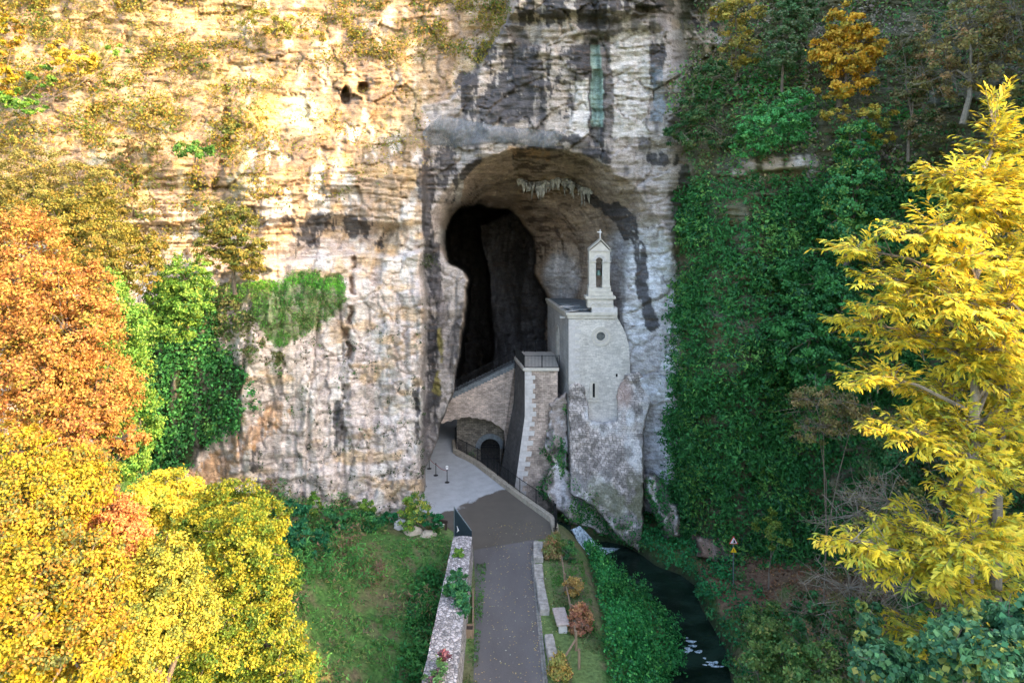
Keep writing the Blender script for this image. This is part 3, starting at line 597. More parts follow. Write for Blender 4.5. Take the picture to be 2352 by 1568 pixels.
m, t, b = newmat('pebbly_wall'); vv = nd(t, 'ShaderNodeTexVoronoi'); vv.inputs['Scale'].default_value = 5.5; t.links.new(coords(t), vv.inputs['Vector'])
vd = nd(t, 'ShaderNodeTexVoronoi', feature='DISTANCE_TO_EDGE'); vd.inputs['Scale'].default_value = 5.5; t.links.new(coords(t), vd.inputs['Vector'])
bwc = nd(t, 'ShaderNodeRGBToBW'); t.links.new(vv.outputs['Color'], bwc.inputs[0])
ca = mixrgb(t, (.47, .43, .415), ramp(t, bwc.outputs[0], [(.2, .6), (.8, 1.35)]), 1, 'MULTIPLY'); ca = mixrgb(t, ca, ramp(t, vd.outputs[0], [(0, .3), (.12, 1.)]), 1, 'MULTIPLY')
t.links.new(ca, b.inputs['Base Color']); b.inputs['Roughness'].default_value = .9; bump(t, b, ramp(t, vd.outputs[0], [(0, 0.), (.25, 1.)]), .9, .05); M['pebble'] = m
ob('wall_body', bm, M['pebble'], pw)
# slate coloured metal panels at the head of the wall
gp = thing('metal_gate', 'slate blue metal gate leaning at the far end of the parapet wall', 'gate', (-3.6, 43, 0))
a0 = W(1042, 1222, 43.3); b0 = W(1086, 1222, 42.9)
for nm, (p, q, h0, h1) in {'gate_panel': ((-3.75, 44.3), (-2.55, 42.9), 2.3, 1.75)}.items():
    bm = bmesh.new(); P0 = Vector((p[0], p[1], 0)); Q0 = Vector((q[0], q[1], 0))
    nv = Vector((.03, .03, 0)); prism(bm, [P0 + Vector((0, 0, .3)), Q0 + Vector((0, 0, .6)), Q0 + Vector((0, 0, h1)), P0 + Vector((0, 0, h0 + .35))], [P0 + nv + Vector((0, 0, .3)), Q0 + nv + Vector((0, 0, .6)), Q0 + nv + Vector((0, 0, h1)), P0 + nv + Vector((0, 0, h0 + .35))])
    ob(nm, bm, M['panel'], gp)
    bm = bmesh.new(); tube(bm, [P0 + Vector((0, -.02, 0)), P0 + Vector((0, -.02, h0 + .4))], .035); ob('post', bm, M['steel'], gp)
    bm = bmesh.new(); tube(bm, [P0 + Vector((0, -.03, h0 + .37)), Q0 + Vector((0, -.03, h1 + .02))], .025); ob('top_rail', bm, M['steel'], gp)
    bm = bmesh.new(); u = (Q0 - P0).normalized(); c0 = P0 + u * .35 + Vector((0, 0, 1.35)) - Vector((u.y * -.0, 0, 0)) + Vector((-.04, -.04, 0))
    prism(bm, [c0 + Vector((0, 0, .22)), c0 + u * .25, c0 + Vector((0, 0, -.22)), c0 + u * .08], [c0 + Vector((.01, .01, .22)), c0 + u * .25 + Vector((.01, .01, 0)), c0 + Vector((.01, .01, -.22)), c0 + u * .08 + Vector((.01, .01, 0))])
    ob('arrow_mark', bm, M['white'], gp)
# ------------------------------------------------------------------ LOW WALL with railing along the stream
def poly_interp(pts, step):
    out = []; L = 0
    for a, b_ in zip(pts, pts[1:]):
        a = Vector(a); b_ = Vector(b_); n = max(1, int(round((b_ - a).length / step)))
        for k in range(n): out.append(a.lerp(b_, k / n))
    out.append(Vector(pts[-1])); return out
LW = [(-4.2, 71, 0), (-5.25, 68, 0), (-5.55, 65.5, 0), (-5.2, 62.6, 0), (-3.1, 59.6, 0), (.5, 52.5, 0), (2.85, 48.2, 0), (2.95, 46.6, 0)]
lw = thing('low_wall', 'low stone wall between the plaza and the stream', 'wall', (-1, 55, 0))
pts = poly_interp(LW[2:], .8)
bm = bmesh.new(); obs_ = []
for a, b_ in zip(pts, pts[1:]):
    d_ = (b_ - a).normalized() * .01; bmq = bmesh.new(); obox(bmq, a + d_, b_ - d_, .42, -.0, .38 + random.uniform(-.02, .02), .01); ob('coping_stone', bmq, M['coping'], lw)
for a, b_ in zip(LW[2:], LW[3:]): obox(bm, a, b_, .36, -3.2, -.003 + .3)
ob('wall_body', bm, M['rubble'], lw)
def railing(label, pts, h=1.05, sp=.13, base=.38, group=None, posts=2.0, name='railing'):
    r = thing(name, label, 'railing', Vector(pts[0]), group)
    bm = bmesh.new()
    for p in poly_interp(pts, sp): bx(bm, p.x - .011, p.x + .011, p.y - .011, p.y + .011, p.z + base + .06, p.z + base + h - .02)
    o = ob('baluster', bm, M['iron'], r); o['kind'] = 'stuff'
    for hh in (h, .08):
        bm = bmesh.new(); tube(bm, [Vector(p) + Vector((0, 0, base + hh)) for p in pts], .025, 5); ob('rail', bm, M['iron'], r)
    for p in poly_interp(pts, posts):
        bm = bmesh.new(); bx(bm, p.x - .03, p.x + .03, p.y - .03, p.y + .03, p.z + base, p.z + base + h + .06); ob('post', bm, M['iron'], r)
    return r
railing('black iron railing on the low wall beside the stream', [(p[0] + .1, p[1], 0) for p in LW])
for q in [(2.95, 46.5, 0)]:
    t_ = thing('post', 'thick dark post where the streamside railing ends near the bench slabs', 'post', q)
    bm = bmesh.new(); bx(bm, q[0] - .05, q[0] + .05, q[1] - .05, q[1] + .05, 0, 1.9); bx(bm, q[0] - .07, q[0] + .07, q[1] - .07, q[1] + .07, 1.9, 1.96); ob('post_shaft', bm, M['iron'], t_)
# ------------------------------------------------------------------ CHAPEL
CD = 58.0; k5 = CD / FP
def CXx(v): return (c5(v, 0)[0] - CX0) * k5
def CZz(v): return CAMZ - (c5(0, v)[1] - HY) * k5
fl = Vector((CXx(225), CD)); bl = Vector((W(1369 / 1.0884, 0, 69).x, 69.0))
fr_ = Vector((CXx(604), CD)); br_ = Vector((CXx(604), 69.0)); zr = CZz(738)
ch = thing('chapel', 'pale stone chapel with round window and open belfry built inside the cave mouth', 'chapel', (fl.x + 3, 60, 0))
# front wall with a round window hole: built as ring + panels
rc = Vector((CXx(477), 0, CZz(880))); rro = .80
def front_panel():
    bm = bmesh.new(); x0, x1, z0, z1 = fl.x, fr_.x, -1.0, zr
    n = 32; cir = [bm.verts.new((rc.x + rro * math.cos(2 * math.pi * k / n), CD, rc.z + rro * math.sin(2 * math.pi * k / n))) for k in range(n)]
    def sq(a):
        cx, cz = math.cos(a), math.sin(a); s = 1.0 / max(abs(cx), abs(cz)); return Vector((rc.x + 1.1 * cx * s, CD, rc.z + 1.1 * cz * s))
    sqv = [bm.verts.new(sq(2 * math.pi * k / n)) for k in range(n)]
    for k in range(n): bm.faces.new((cir[k], cir[(k + 1) % n], sqv[(k + 1) % n], sqv[k]))
    for (a, b_, c_, d_) in ((x0, rc.x - 1.1, z0, z1), (rc.x - 1.1, rc.x + 1.1, rc.z + 1.1, z1), (rc.x - 1.1, rc.x + 1.1, z0, rc.z - 1.1)):
        bm.faces.new([bm.verts.new(p) for p in ((a, CD, c_), (b_, CD, c_), (b_, CD, d_), (a, CD, d_))])
    rp_ = [(rc.x + 1.1, z0), (CXx(720), z0), (CXx(705), CZz(1100)), (CXx(697), CZz(950)), (CXx(672), CZz(860)), (CXx(645), CZz(800)), (CXx(616), CZz(752)), (CXx(608), z1), (rc.x + 1.1, z1)]
    bm.faces.new([bm.verts.new((a, CD, b_)) for a, b_ in rp_])
    for a, b_ in zip(rp_[1:-1], rp_[2:-1]): bm.faces.new([bm.verts.new(p) for p in ((a[0], CD, a[1]), (b_[0], CD, b_[1]), (b_[0], CD + 3, b_[1]), (a[0], CD + 3, a[1]))])
    # return of the hole
    inr = [bm.verts.new((v.co.x, CD + .4, v.co.z)) for v in cir]
    for k in range(n): bm.faces.new((cir[k], cir[(k + 1) % n], inr[(k + 1) % n], inr[k]))
    return bm
ob('front_wall', front_panel(), M['chapel'], ch)
# side wall, with an arched doorway
sd = (bl - fl); sL = sd.length; su = sd.normalized()
def SP(s, z, o=0): n = Vector((-su.y, su.x)); return Vector((fl.x + su.x * s + n.x * o, fl.y + su.y * s + n.y * o, z))   # n points left/out
ds0, ds1, dz0, dz1 = 4.6, 6.0, 8.55, 10.6
bm = bmesh.new()
def quad(bm, *p): return bm.faces.new([bm.verts.new(q) for q in p])
quad(bm, SP(0, -1), SP(ds0, -1), SP(ds0, zr), SP(0, zr)); quad(bm, SP(ds1, -1), SP(sL, -1), SP(sL, zr), SP(ds1, zr)); quad(bm, SP(ds0, -1), SP(ds1, -1), SP(ds1, dz0), SP(ds0, dz0))
arc = [SP((ds0 + ds1) / 2 - .7 * math.cos(math.pi * k / 10), dz1 + .7 * math.sin(math.pi * k / 10) * 1.2) for k in range(11)]
for k in range(10):
    a, b_ = arc[k], arc[k + 1]; quad(bm, a, b_, Vector((b_.x, b_.y, zr)), Vector((a.x, a.y, zr)))
ob('side_wall', bm, M['plaster'], ch)
dr_ = bpy.data.objects.new('door', None); C.objects.link(dr_); dr_.parent = ch; dr_.location = (0, 0, 0)
bm = bmesh.new(); inn_ = [SP(ds0, dz0, -.5)] + [Vector((p.x, p.y, p.z)) + Vector((su.y * .5, -su.x * .5, 0)) for p in arc] + [SP(ds1, dz0, -.5)]
bm.faces.new([bm.verts.new(p) for p in inn_])
ou_ = [SP(ds0, dz0)] + arc + [SP(ds1, dz0)]
me_o = ob('door_opening', bm, M['void'], dr_)
bm = bmesh.new()
for a, b_, c_, d_ in zip(ou_, ou_[1:], inn_[1:], inn_): quad(bm, a, b_, c_, d_)
ob('reveal', bm, M['ashlar'], dr_)
bm = bmesh.new()
cen = SP((ds0 + ds1) / 2, 0); 
def grow(p, f, o): 
    m_ = SP((ds0 + ds1) / 2, dz1 if p.z >= dz1 else p.z); q = m_ + (p - m_) * f; n = Vector((-su.y, su.x, 0)); return q + n * o
r0 = [grow(p, 1.0, .06) for p in ou_]; r1 = [grow(p, 1.3, .06) for p in ou_]; r2 = [grow(p, 1.3, -.0) for p in ou_]
for i in range(len(ou_) - 1): quad(bm, r0[i], r0[i + 1], r1[i + 1], r1[i]); quad(bm, r1[i], r1[i + 1], r2[i + 1], r2[i])
ob('door_surround', bm, M['ashlar'], dr_)
bm = bmesh.new(); quad(bm, (fr_.x, fr_.y, -1), (br_.x, br_.y, -1), (br_.x, br_.y, zr), (fr_.x, fr_.y, zr)); quad(bm, (bl.x, bl.y, -1), (br_.x, br_.y, -1), (br_.x, br_.y, zr), (bl.x, bl.y, zr)); ob('back_wall', bm, M['plaster'], ch)
# cornice: two oversailing courses
for nm, (o_, z0, z1) in {'cornice': (.12, zr, zr + .28), 'cornice_cap': (.24, zr + .283, zr + .5)}.items():
    bm = bmesh.new(); q = [(fl.x - o_, fl.y - o_), (fr_.x, fl.y - o_), (fr_.x, br_.y), (bl.x - o_, bl.y)]
    prism(bm, [(a, b_, z0) for a, b_ in q], [(a, b_, z1) for a, b_ in q]); ob(nm, bm, M['ashlar'], ch)
ztop = zr + .5
# roof slabs and slates lying on the flat roof
bm = bmesh.new(); quad(bm, (fl.x + .1, fl.y + .1, ztop + .02), (fr_.x - .1, fl.y + .1, ztop + .02), (fr_.x - .1, br_.y - .1, ztop + .02), (bl.x + .1, bl.y - .1, ztop + .02)); ob('roof', bm, M['lead'], ch)
for i in range(26):
    s = random.uniform(.3, 3.2); X = fl.x + random.uniform(-.1, 2.4); Y = fl.y + random.uniform(.1, 5)
    bm = bmesh.new(); bx(bm, -s * .35, s * .35, -.18, .18, 0, .035)
    bmesh.ops.rotate(bm, verts=bm.verts, cent=(0, 0, 0), matrix=Matrix.Rotation(random.uniform(-.6, .9), 3, 'Z') @ Matrix.Rotation(random.uniform(-.25, .25), 3, 'X'))
    bmesh.ops.translate(bm, verts=bm.verts, vec=(X, Y, ztop + .1 + random.uniform(0, .12))); ob('loose_slate', bm, M['lead'] if i % 3 else M['quoin'], ch)
# quoins on the corner
z = CZz(745); i = 0
while z > CZz(1215):
    hh = random.uniform(.26, .36); wq = (.95 if i % 2 else .55) + random.uniform(-.08, .08)
    bm = bmesh.new(); bx(bm, fl.x - .006, fl.x + wq, fl.y - .025, fl.y + .2, z - hh + .012, z - .004); ob('quoin', bm, M['quoin'], ch); z -= hh; i += 1
# rose window
rw_ = bpy.data.objects.new('rose_window', None); C.objects.link(rw_); rw_.parent = ch; rw_.location = (0, 0, 0)
def ringbm(r0, r1, y0, y1, n=36, cx=rc.x, cz=rc.z):
    bm = bmesh.new(); A = [[bm.verts.new((cx + r * math.cos(2 * math.pi * k / n), yy_, cz + r * math.sin(2 * math.pi * k / n))) for k in range(n)] for r, yy_ in ((r0, y1), (r0, y0), (r1, y0), (r1, y1))]
    for i in range(4):
        for k in range(n): bm.faces.new((A[i][k], A[i][(k + 1) % n], A[(i + 1) % 4][(k + 1) % n], A[(i + 1) % 4][k]))
    return bm
ob('outer_ring', ringbm(.62, .82, CD - .07, CD + .2), M['ashlar'], rw_); ob('middle_ring', ringbm(.5, .64, CD + .03, CD + .25), M['quoin'], rw_); ob('inner_ring', ringbm(.37, .52, CD - .02, CD + .3), M['ashlar'], rw_)
bm = bmesh.new(); lathe(bm, rc.x, rc.z, [(.38, CD + .2), (.38, CD + .22)], 24, 'y'); ob('pane', bm, flat_mat('dark_glass', (.02, .022, .035), .25, .3, 6, 0), rw_)
bm = bmesh.new()
for k in range(-2, 3):
    w_ = .36 * math.sqrt(1 - (k / 3.2) ** 2); bx(bm, rc.x + k * .11 - .012, rc.x + k * .11 + .012, CD + .16, CD + .19, rc.z - w_, rc.z + w_); bx(bm, rc.x - w_, rc.x + w_, CD + .155, CD + .185, rc.z + k * .11 - .012, rc.z + k * .11 + .012)
ob('tracery', bm, M['steel'], rw_)
# slit window and small square opening
sw = bpy.data.objects.new('slit_window', None); C.objects.link(sw); sw.parent = ch; sw.location = (0, 0, 0)
def archpts(cx, hw, z0, zs, n=10, k=1): return [(cx - hw, z0)] + [(cx - hw * math.cos(math.pi * i / n), zs + k * hw * math.sin(math.pi * i / n)) for i in range(n + 1)] + [(cx + hw, z0)]
sx = CXx(421)
def archring(a, b_, y0, y1):
    bm = bmesh.new(); n = len(a)
    for i in range(n - 1):
        quad(bm, (a[i][0], y0, a[i][1]), (a[i + 1][0], y0, a[i + 1][1]), (b_[i + 1][0], y0, b_[i + 1][1]), (b_[i][0], y0, b_[i][1]))
        quad(bm, (b_[i][0], y0, b_[i][1]), (b_[i + 1][0], y0, b_[i + 1][1]), (b_[i + 1][0], y1, b_[i + 1][1]), (b_[i][0], y1, b_[i][1]))
        quad(bm, (a[i][0], y0, a[i][1]), (a[i + 1][0], y0, a[i + 1][1]), (a[i + 1][0], y1, a[i + 1][1]), (a[i][0], y1, a[i][1]))
    return bm
ob('frame', archring(archpts(sx, .1, CZz(1355), CZz(1255)), archpts(sx, .36, CZz(1372), CZz(1262)), CD - .1, CD + .1), M['ashlar'], sw)
bm = bmesh.new(); bm.faces.new([bm.verts.new((a, CD - .02, b_)) for a, b_ in archpts(sx, .11, CZz(1357), CZz(1255))]); ob('opening', bm, M['void'], sw)
bm = bmesh.new(); bx(bm, sx - .48, sx + .48, CD - .14, CD + .1, CZz(1390), CZz(1373)); ob('sill', bm, M['ashlar'], sw)
bm = bmesh.new(); bx(bm, CXx(594), CXx(608), CD - .03, CD + .2, CZz(1197), CZz(1173)); ob('square_opening', bm, M['void'], ch)
bm = bmesh.new(); bx(bm, *(lambda p: (p.x - .45, p.x + .1, p.y - .12, p.y + .12, p.z - .08, p.z + .1))(SP(1.8, CZz(752), 0))); ob('water_spout', bm, M['quoin'], ch)
# belfry
bf = bpy.data.objects.new('belfry', None); C.objects.link(bf); bf.parent = ch; bf.location = (0, 0, 0)
BY0, BY1 = CD - .05, CD + 1.25
def bb(name, xa, xb, ya, yb, oy=0., mat='ashlar', bev=.02, y1=None):
    bm = bmesh.new(); bx(bm, CXx(xa), CXx(xb), BY0 - oy, (y1 if y1 else BY1 + oy), CZz(yb), CZz(ya)); bevel(bm, bev); return ob(name, bm, M[mat], bf)
bb('pedestal', 405, 606, 655, 712, .05, 'quoin'); bb('arcade_block', 372, 574, 588, 655.5, 0)
bb('ledge', 356, 592, 564, 587.5, .12); bb('upper_step', 378, 570, 532, 563.5, .02); bb('plinth', 380, 556, 502, 531.5, -.05)
bm = bmesh.new()                                                  # blind arcade on the block
for k in range(4):
    cx_ = CXx(403 + k * 45 + 14); r_ = .20; n = 8
    for i in range(n):
        a0_, a1_ = math.pi * i / n, math.pi * (i + 1) / n
        pr = [(cx_ + rr__ * math.cos(a), CZz(640) + rr__ * math.sin(a)) for rr__, a in ((r_, a0_), (r_, a1_), (r_ + .06, a1_), (r_ + .06, a0_))]
        prism(bm, [(p[0], BY0 - .07, p[1]) for p in pr], [(p[0], BY0 + .02, p[1]) for p in pr])
ob('blind_arcade', bm, M['quoin'], bf)
for (xa, xb) in ((386, 437), (493, 549)):
    bb('pier', xa, xb, 303, 501.5, -.12)
    bb('pier_base', xa - 6, xb + 6, 486, 501, -.05); bb('capital', xa - 5, xb + 5, 292, 302.5, -.04)
    bm = bmesh.new(); xc_ = CXx(xb - 3 if xa < 450 else xa + 3); lathe(bm, xc_, BY0 + .2, [(.1, CZz(500)), (.075, CZz(492)), (.07, CZz(312)), (.11, CZz(304))], 10); ob('colonnette', bm, M['quoin'], bf)
# arch head with opening, as an extruded ring plus spandrel
acx = CXx(465); ar = CXx(493) - acx; az = CZz(291)
bm = bmesh.new(); n = 12; xl_, xr_, zt_ = CXx(386), CXx(549), CZz(212)
for i in range(n):
    a0_, a1_ = math.pi * i / n, math.pi * (i + 1) / n
    p0 = (acx - ar * math.cos(a0_), az + ar * math.sin(a0_)); p1 = (acx - ar * math.cos(a1_), az + ar * math.sin(a1_))
    q0 = xl_ + (xr_ - xl_) * (1 - math.cos(a0_)) / 2; q1 = xl_ + (xr_ - xl_) * (1 - math.cos(a1_)) / 2
    prism(bm, [(p0[0], BY0 + .1, p0[1]), (p1[0], BY0 + .1, p1[1]), (q1, BY0 + .1, zt_), (q0, BY0 + .1, zt_)], [(p0[0], BY1 - .1, p0[1]), (p1[0], BY1 - .1, p1[1]), (q1, BY1 - .1, zt_), (q0, BY1 - .1, zt_)])
prism(bm, [(xl_, BY0 + .1, az), (acx - ar, BY0 + .1, az), (xl_, BY0 + .1, zt_ )], [(xl_, BY1 - .1, az), (acx - ar, BY1 - .1, az), (xl_, BY1 - .1, zt_)])
prism(bm, [(xr_, BY0 + .1, az), (acx + ar, BY0 + .1, az), (xr_, BY0 + .1, zt_ )], [(xr_, BY1 - .1, az), (acx + ar, BY1 - .1, az), (xr_, BY1 - .1, zt_)])
ob('arch_head', bm, M['ashlar'], bf)
for j, (ra, rb, yo) in enumerate(((ar + .02, ar + .13, .02), (ar + .16, ar + .26, .0))):
    bm = bmesh.new()
    for i in range(n):
        a0_, a1_ = math.pi * i / n, math.pi * (i + 1) / n
        pr = [(acx - r_ * math.cos(a), az + r_ * math.sin(a)) for r_, a in ((ra, a0_), (ra, a1_), (rb, a1_), (rb, a0_))]
        prism(bm, [(p[0], BY0 + yo, p[1]) for p in pr], [(p[0], BY0 + .12, p[1]) for p in pr])
    ob('arch_moulding', bm, M['quoin'], bf)
ax_ = CXx(478)
bm = bmesh.new(); tri = [(CXx(392), CZz(208)), (CXx(545), CZz(208)), (ax_, CZz(138))]; prism(bm, [(a, BY0 + .1, b_) for a, b_ in tri], [(a, BY1 - .1, b_) for a, b_ in tri]); ob('gable', bm, M['ashlar'], bf)
bm = bmesh.new(); bx(bm, CXx(383), CXx(553), BY0, BY1, CZz(212), CZz(206)); ob('string_course', bm, M['quoin'], bf)
for s_x in (383, 553):
    bm = bmesh.new(); a = (CXx(s_x), CZz(204)); b_ = (ax_, CZz(124)); th = .1
    prism(bm, [(a[0], BY0 - .05, a[1]), (b_[0], BY0 - .05, b_[1]), (b_[0], BY0 - .05, b_[1] + th), (a[0], BY0 - .05, a[1] + th)], [(a[0], BY1 + .05, a[1]), (b_[0], BY1 + .05, b_[1]), (b_[0], BY1 + .05, b_[1] + th), (a[0], BY1 + .05, a[1] + th)]); ob('gable_coping', bm, M['ashlar'], bf)
bm = bmesh.new(); yc = CD + .55; lathe(bm, ax_, yc, [(.14, CZz(126)), (.08, CZz(112)), (.05, CZz(100))], 8); ob('finial', bm, M['ashlar'], bf)
bm = bmesh.new(); bx(bm, ax_ - .035, ax_ + .035, yc - .035, yc + .035, CZz(102), CZz(42)); bx(bm, CXx(455), CXx(490), yc - .036, yc + .034, CZz(68), CZz(60)); ob('cross', bm, M['white'], bf)
# bell and its wheel
be = thing('bell', 'green bronze bell with iron wheel hanging in the belfry arch', 'bell', (acx, CD + .55, CZz(380)))
bm = bmesh.new(); zb = CZz(404); lathe(bm, acx, CD + .55, [(.3, zb), (.27, zb + .05), (.2, zb + .16), (.17, zb + .36), (.1, zb + .43), (.03, zb + .45)], 18); ob('bell_body', bm, M['bronze'], be, True)
bm = bmesh.new(); bx(bm, CXx(438), CXx(492), CD + .48, CD + .62, zb + .45, zb + .58); ob('yoke', bm, M['darkwood'], be)
bm = bmesh.new()
for k in range(18):
    a0_, a1_ = 2 * math.pi * k / 18, 2 * math.pi * (k + 1) / 18; xw_ = acx + .3
    tube(bm, [(xw_ + .1 * math.cos(a0_), CD + .55 + .38 * math.cos(a0_), zb + .5 + .42 * math.sin(a0_)), (xw_ + .1 * math.cos(a1_), CD + .55 + .38 * math.cos(a1_), zb + .5 + .42 * math.sin(a1_))], .025, 4)
for k in range(6):
    a0_ = math.pi * k / 3; tube(bm, [(xw_, CD + .55, zb + .5), (xw_ + .1 * math.cos(a0_), CD + .55 + .38 * math.cos(a0_), zb + .5 + .42 * math.sin(a0_))], .015, 4)
ob('bell_wheel', bm, M['iron'], be)
# ------------------------------------------------------------------ generic rough rock / wall pieces seen from the front
def rocksheet(name, poly, Dfun, step, depth, rough, colfun, mat, parent=None, kind=None, label=None, cat=None, seed=0, wob=8, soft=5):
    X, Y = np.meshgrid(np.arange(min(p[0] for p in poly) - 12, max(p[0] for p in poly) + 12, step), np.arange(min(p[1] for p in poly) - 12, max(p[1] for p in poly) + 12, step))
    s = sdf(X, Y, poly) + wob * (fbm(X / 14, Y / 14, 0., seed + 500, 3) - .5)
    Dv = Dfun(X, Y) + depth * (1 - sm(-1, soft, s)) ** 1.5
    Xw_ = (X - CX0) / FP * Dv; Zw_ = CAMZ + (HY - Y) / FP * Dv
    Dv = Dv + rough * 2 * (fbm(Xw_ * .7, Zw_ * .8, 0., seed + 510, 5, .55) - .5)
    V_ = np.stack([(X - CX0) / FP * Dv, Dv, CAMZ + (HY - Y) / FP * Dv], -1); keep = (s > -4)[:-1, :-1] & (s > -4)[1:, 1:]
    cv = colfun(X, Y, Xw_, Zw_); F = grid_faces(*X.shape, keep=keep); VV, FF, cc_ = compact(V_.reshape(-1, 3), F, cv.reshape(-1, 3))
    o = mesh_np(name, VV, FF, mat, parent, cc_); N_ = normals(V_); N_ = np.where(N_[..., 1:2] > 0, -N_, N_)
    A_ = np.linalg.norm(np.cross(np.gradient(V_, axis=1), np.gradient(V_, axis=0)), axis=-1) * (s > 0)
    if label or kind: tag(o, label, cat, None, kind)
    return o, dict(V=V_, A=A_, N=N_, x=X, y=Y)
def rubcol(base, cell=.32, mort=(.09, .08, .07), var=.35, seed=0):
    def f(X, Y, Xw_, Zw_):
        r_ = Zw_ / (cell * .55) + .8 * fbm(Xw_ * .5, Zw_ * .5, 0., seed, 2); ro = np.floor(r_); cc2 = Xw_ / cell + _h(ro, ro * 0, ro * 0, 5) * 7; k = _h(ro, np.floor(cc2), ro * 0, 6)
        cv = np.array(base) * (1 - var + 2 * var * k)[..., None]; e = np.minimum(r_ - ro, cc2 - np.floor(cc2)); cv = mixc(cv, mort, (e < .16) * .7)
        return mixc(cv, [.66, .64, .62], sm(.5, .68, fbm(Xw_ * .6, Zw_ * .4, 0., 520 + seed, 4)) * .6)
    return f
# rough old masonry below the chapel
rp = [c2(*p) for p in ((1050, 320), (1100, 285), (1180, 320), (1200, 420), (1215, 560), (1300, 580), (1390, 560), (1395, 420), (1400, 330), (1450, 235), (1560, 215), (1640, 300), (1650, 480), (1600, 640), (1600, 700), (1603, 1100), (1595, 1300), (1570, 1520), (1440, 1440), (1240, 1200), (1060, 1100))]
def Drw(X, Y): return 57.7 - 4.4 * sm(850, 1240, Y) - .6 * sm(1310, 1460, X) * sm(870, 950, Y)
def rcol(X, Y, Xw_, Zw_):
    cv = rubcol([.48, .42, .38], .3)(X, Y, Xw_, Zw_); cv = mixc(cv, [.10, .09, .08], sm(.44, .56, fbm(Xw_ * 1.6, Zw_ * 1.6, 0., 531, 4) + .16 * sm(1000, 1180, Y) - .06) * .6); cv = mixc(cv, [.14, .15, .07], sm(.52, .62, fbm(Xw_ * .6, Zw_ * .5, 0., 533, 4)) * sm(1050, 1150, Y) * .6)
    pp = c2(1300, 540); cv = mixc(cv, [.50, .50, .52], ell(X, Y, pp[0], pp[1], 38, 18) * .8); pp = c2(1440, 380); cv = mixc(cv, [.48, .33, .27], ell(X, Y, pp[0], pp[1], 26, 40) * .6)
    pp = c2(1500, 560); cv = mixc(cv, [.66, .64, .62], ell(X, Y, pp[0], pp[1], 12, 26) * .8); return cv
M['rubble2'] = attr_mat('rough_rubble', .95, .45, 9, .09)
_, RW = rocksheet('old_wall', rp, Drw, 1.7, 4.5, .5, rcol, M['rubble2'], None, None, 'tall fragment of rough old rubble wall standing below the chapel front', 'wall', 1)
op = [c2(*p) for p in ((900, 430), (980, 400), (1060, 340), (1070, 900), (1240, 1030), (1400, 1250), (1560, 1500), (1440, 1470), (1330, 1410), (1200, 1350), (1060, 1310), (970, 1230), (900, 1130), (850, 1060), (880, 960), (930, 880), (860, 760), (905, 650))]
def ocol(X, Y, Xw_, Zw_):
    cv = np.zeros(X.shape + (3,)) + np.array([.40, .34, .30]); q = fbm(Xw_, Zw_ * .6, 0., 541, 4); cv = mixc(cv, [.56, .53, .52], sm(.48, .6, q)); return mixc(cv, [.10, .10, .09], sm(.52, .64, fbm(Xw_ * 1.2, Zw_ * .7, 0., 542, 4)) * .8)
_, RO = rocksheet('outcrop', op, lambda X, Y: 58.3 - 3.6 * sm(930, 1250, Y) - .9 * ell(X, Y, *c2(910, 740), 24, 26), 2, 4, .5, ocol, M['rock'], None, 'structure', seed=2, wob=14, soft=9)
mk = sm(.42, .52, fbm(RO['V'][..., 0] * .5, RO['V'][..., 2] * .4, 0., 551, 4)) * sm(1000, 1120, RO['y'] + .25 * (1340 - RO['x']))
scatter('rock_ivy', mk * 1.0, 90, .18, IVY + [(.09, .16, .05, 1)], (0, .5), 'green creepers trailing over the rock under the chapel', 'ivy', sh=RO)
a_ = c2(1010, 750); b_1 = c2(1130, 800)
for cx_, cy_, ww, hh_ in ((a_[0], a_[1] + 25, 11, 52), (b_1[0], b_1[1] + 5, 8, 35), (c2(1025, 490)[0], c2(0, 490)[1], 3, 14), (c2(1180, 1260)[0], c2(0, 1260)[1], 50, 60), (c2(1330, 1380)[0], c2(0, 1380)[1], 40, 40)):
    scatter('rock_ivy', ell(RO['x'], RO['y'], cx_, cy_, ww, hh_, .4), 130, .17, IVY, (.05, .4), 'strand of ivy hanging down the rock below the chapel corner' if ww < 30 else 'patch of ivy low on the rock beside the stream', 'ivy', sh=RO)
mk = sm(.5, .6, fbm(RW['V'][..., 0] * .5, RW['V'][..., 2] * .4, 0., 561, 4)) * sm(1130, 1200, RW['y'] + .55 * (1440 - RW['x']) - 20)
scatter('wall_ivy', mk * 1.0, 70, .17, IVY + [(.10, .18, .04, 1)], (0, .4), 'sparse green creeper on the dark foot of the old rubble wall', 'ivy', sh=RW)
# rock and masonry patches right of the old wall, low in the recess
pp = [c2(*p) for p in ((1600, 960), (1680, 960), (1760, 1030), (1800, 1150), (1853, 1200), (1853, 1400), (1760, 1420), (1700, 1250), (1610, 1080))]
_, BO = rocksheet('boulder', pp, lambda X, Y: 55.2 - 4.2 * sm(1040, 1240, Y) , 2.2, 2, 1.0, ocol, M['rock'], None, 'structure', seed=3, wob=12, soft=9)
pp = [(1590, 1230), (1640, 1225), (1700, 1262), (1712, 1290), (1650, 1296), (1600, 1280)]
rocksheet('boulder', pp, lambda X, Y: 50.4 - .03 * (Y - 1230), 2.2, 2, .8, lambda *a: ocol(*a) * np.array([.55, .42, .34]), M['rock'], None, 'structure', seed=4, wob=12, soft=9)
scatter('rock_ivy', 1. * (BO['y'] > 1090) * (BO['x'] < 1660), 90, .18, IVY, (0, .4), 'green plants in the hollow behind the old rubble wall', 'plants', sh=BO)
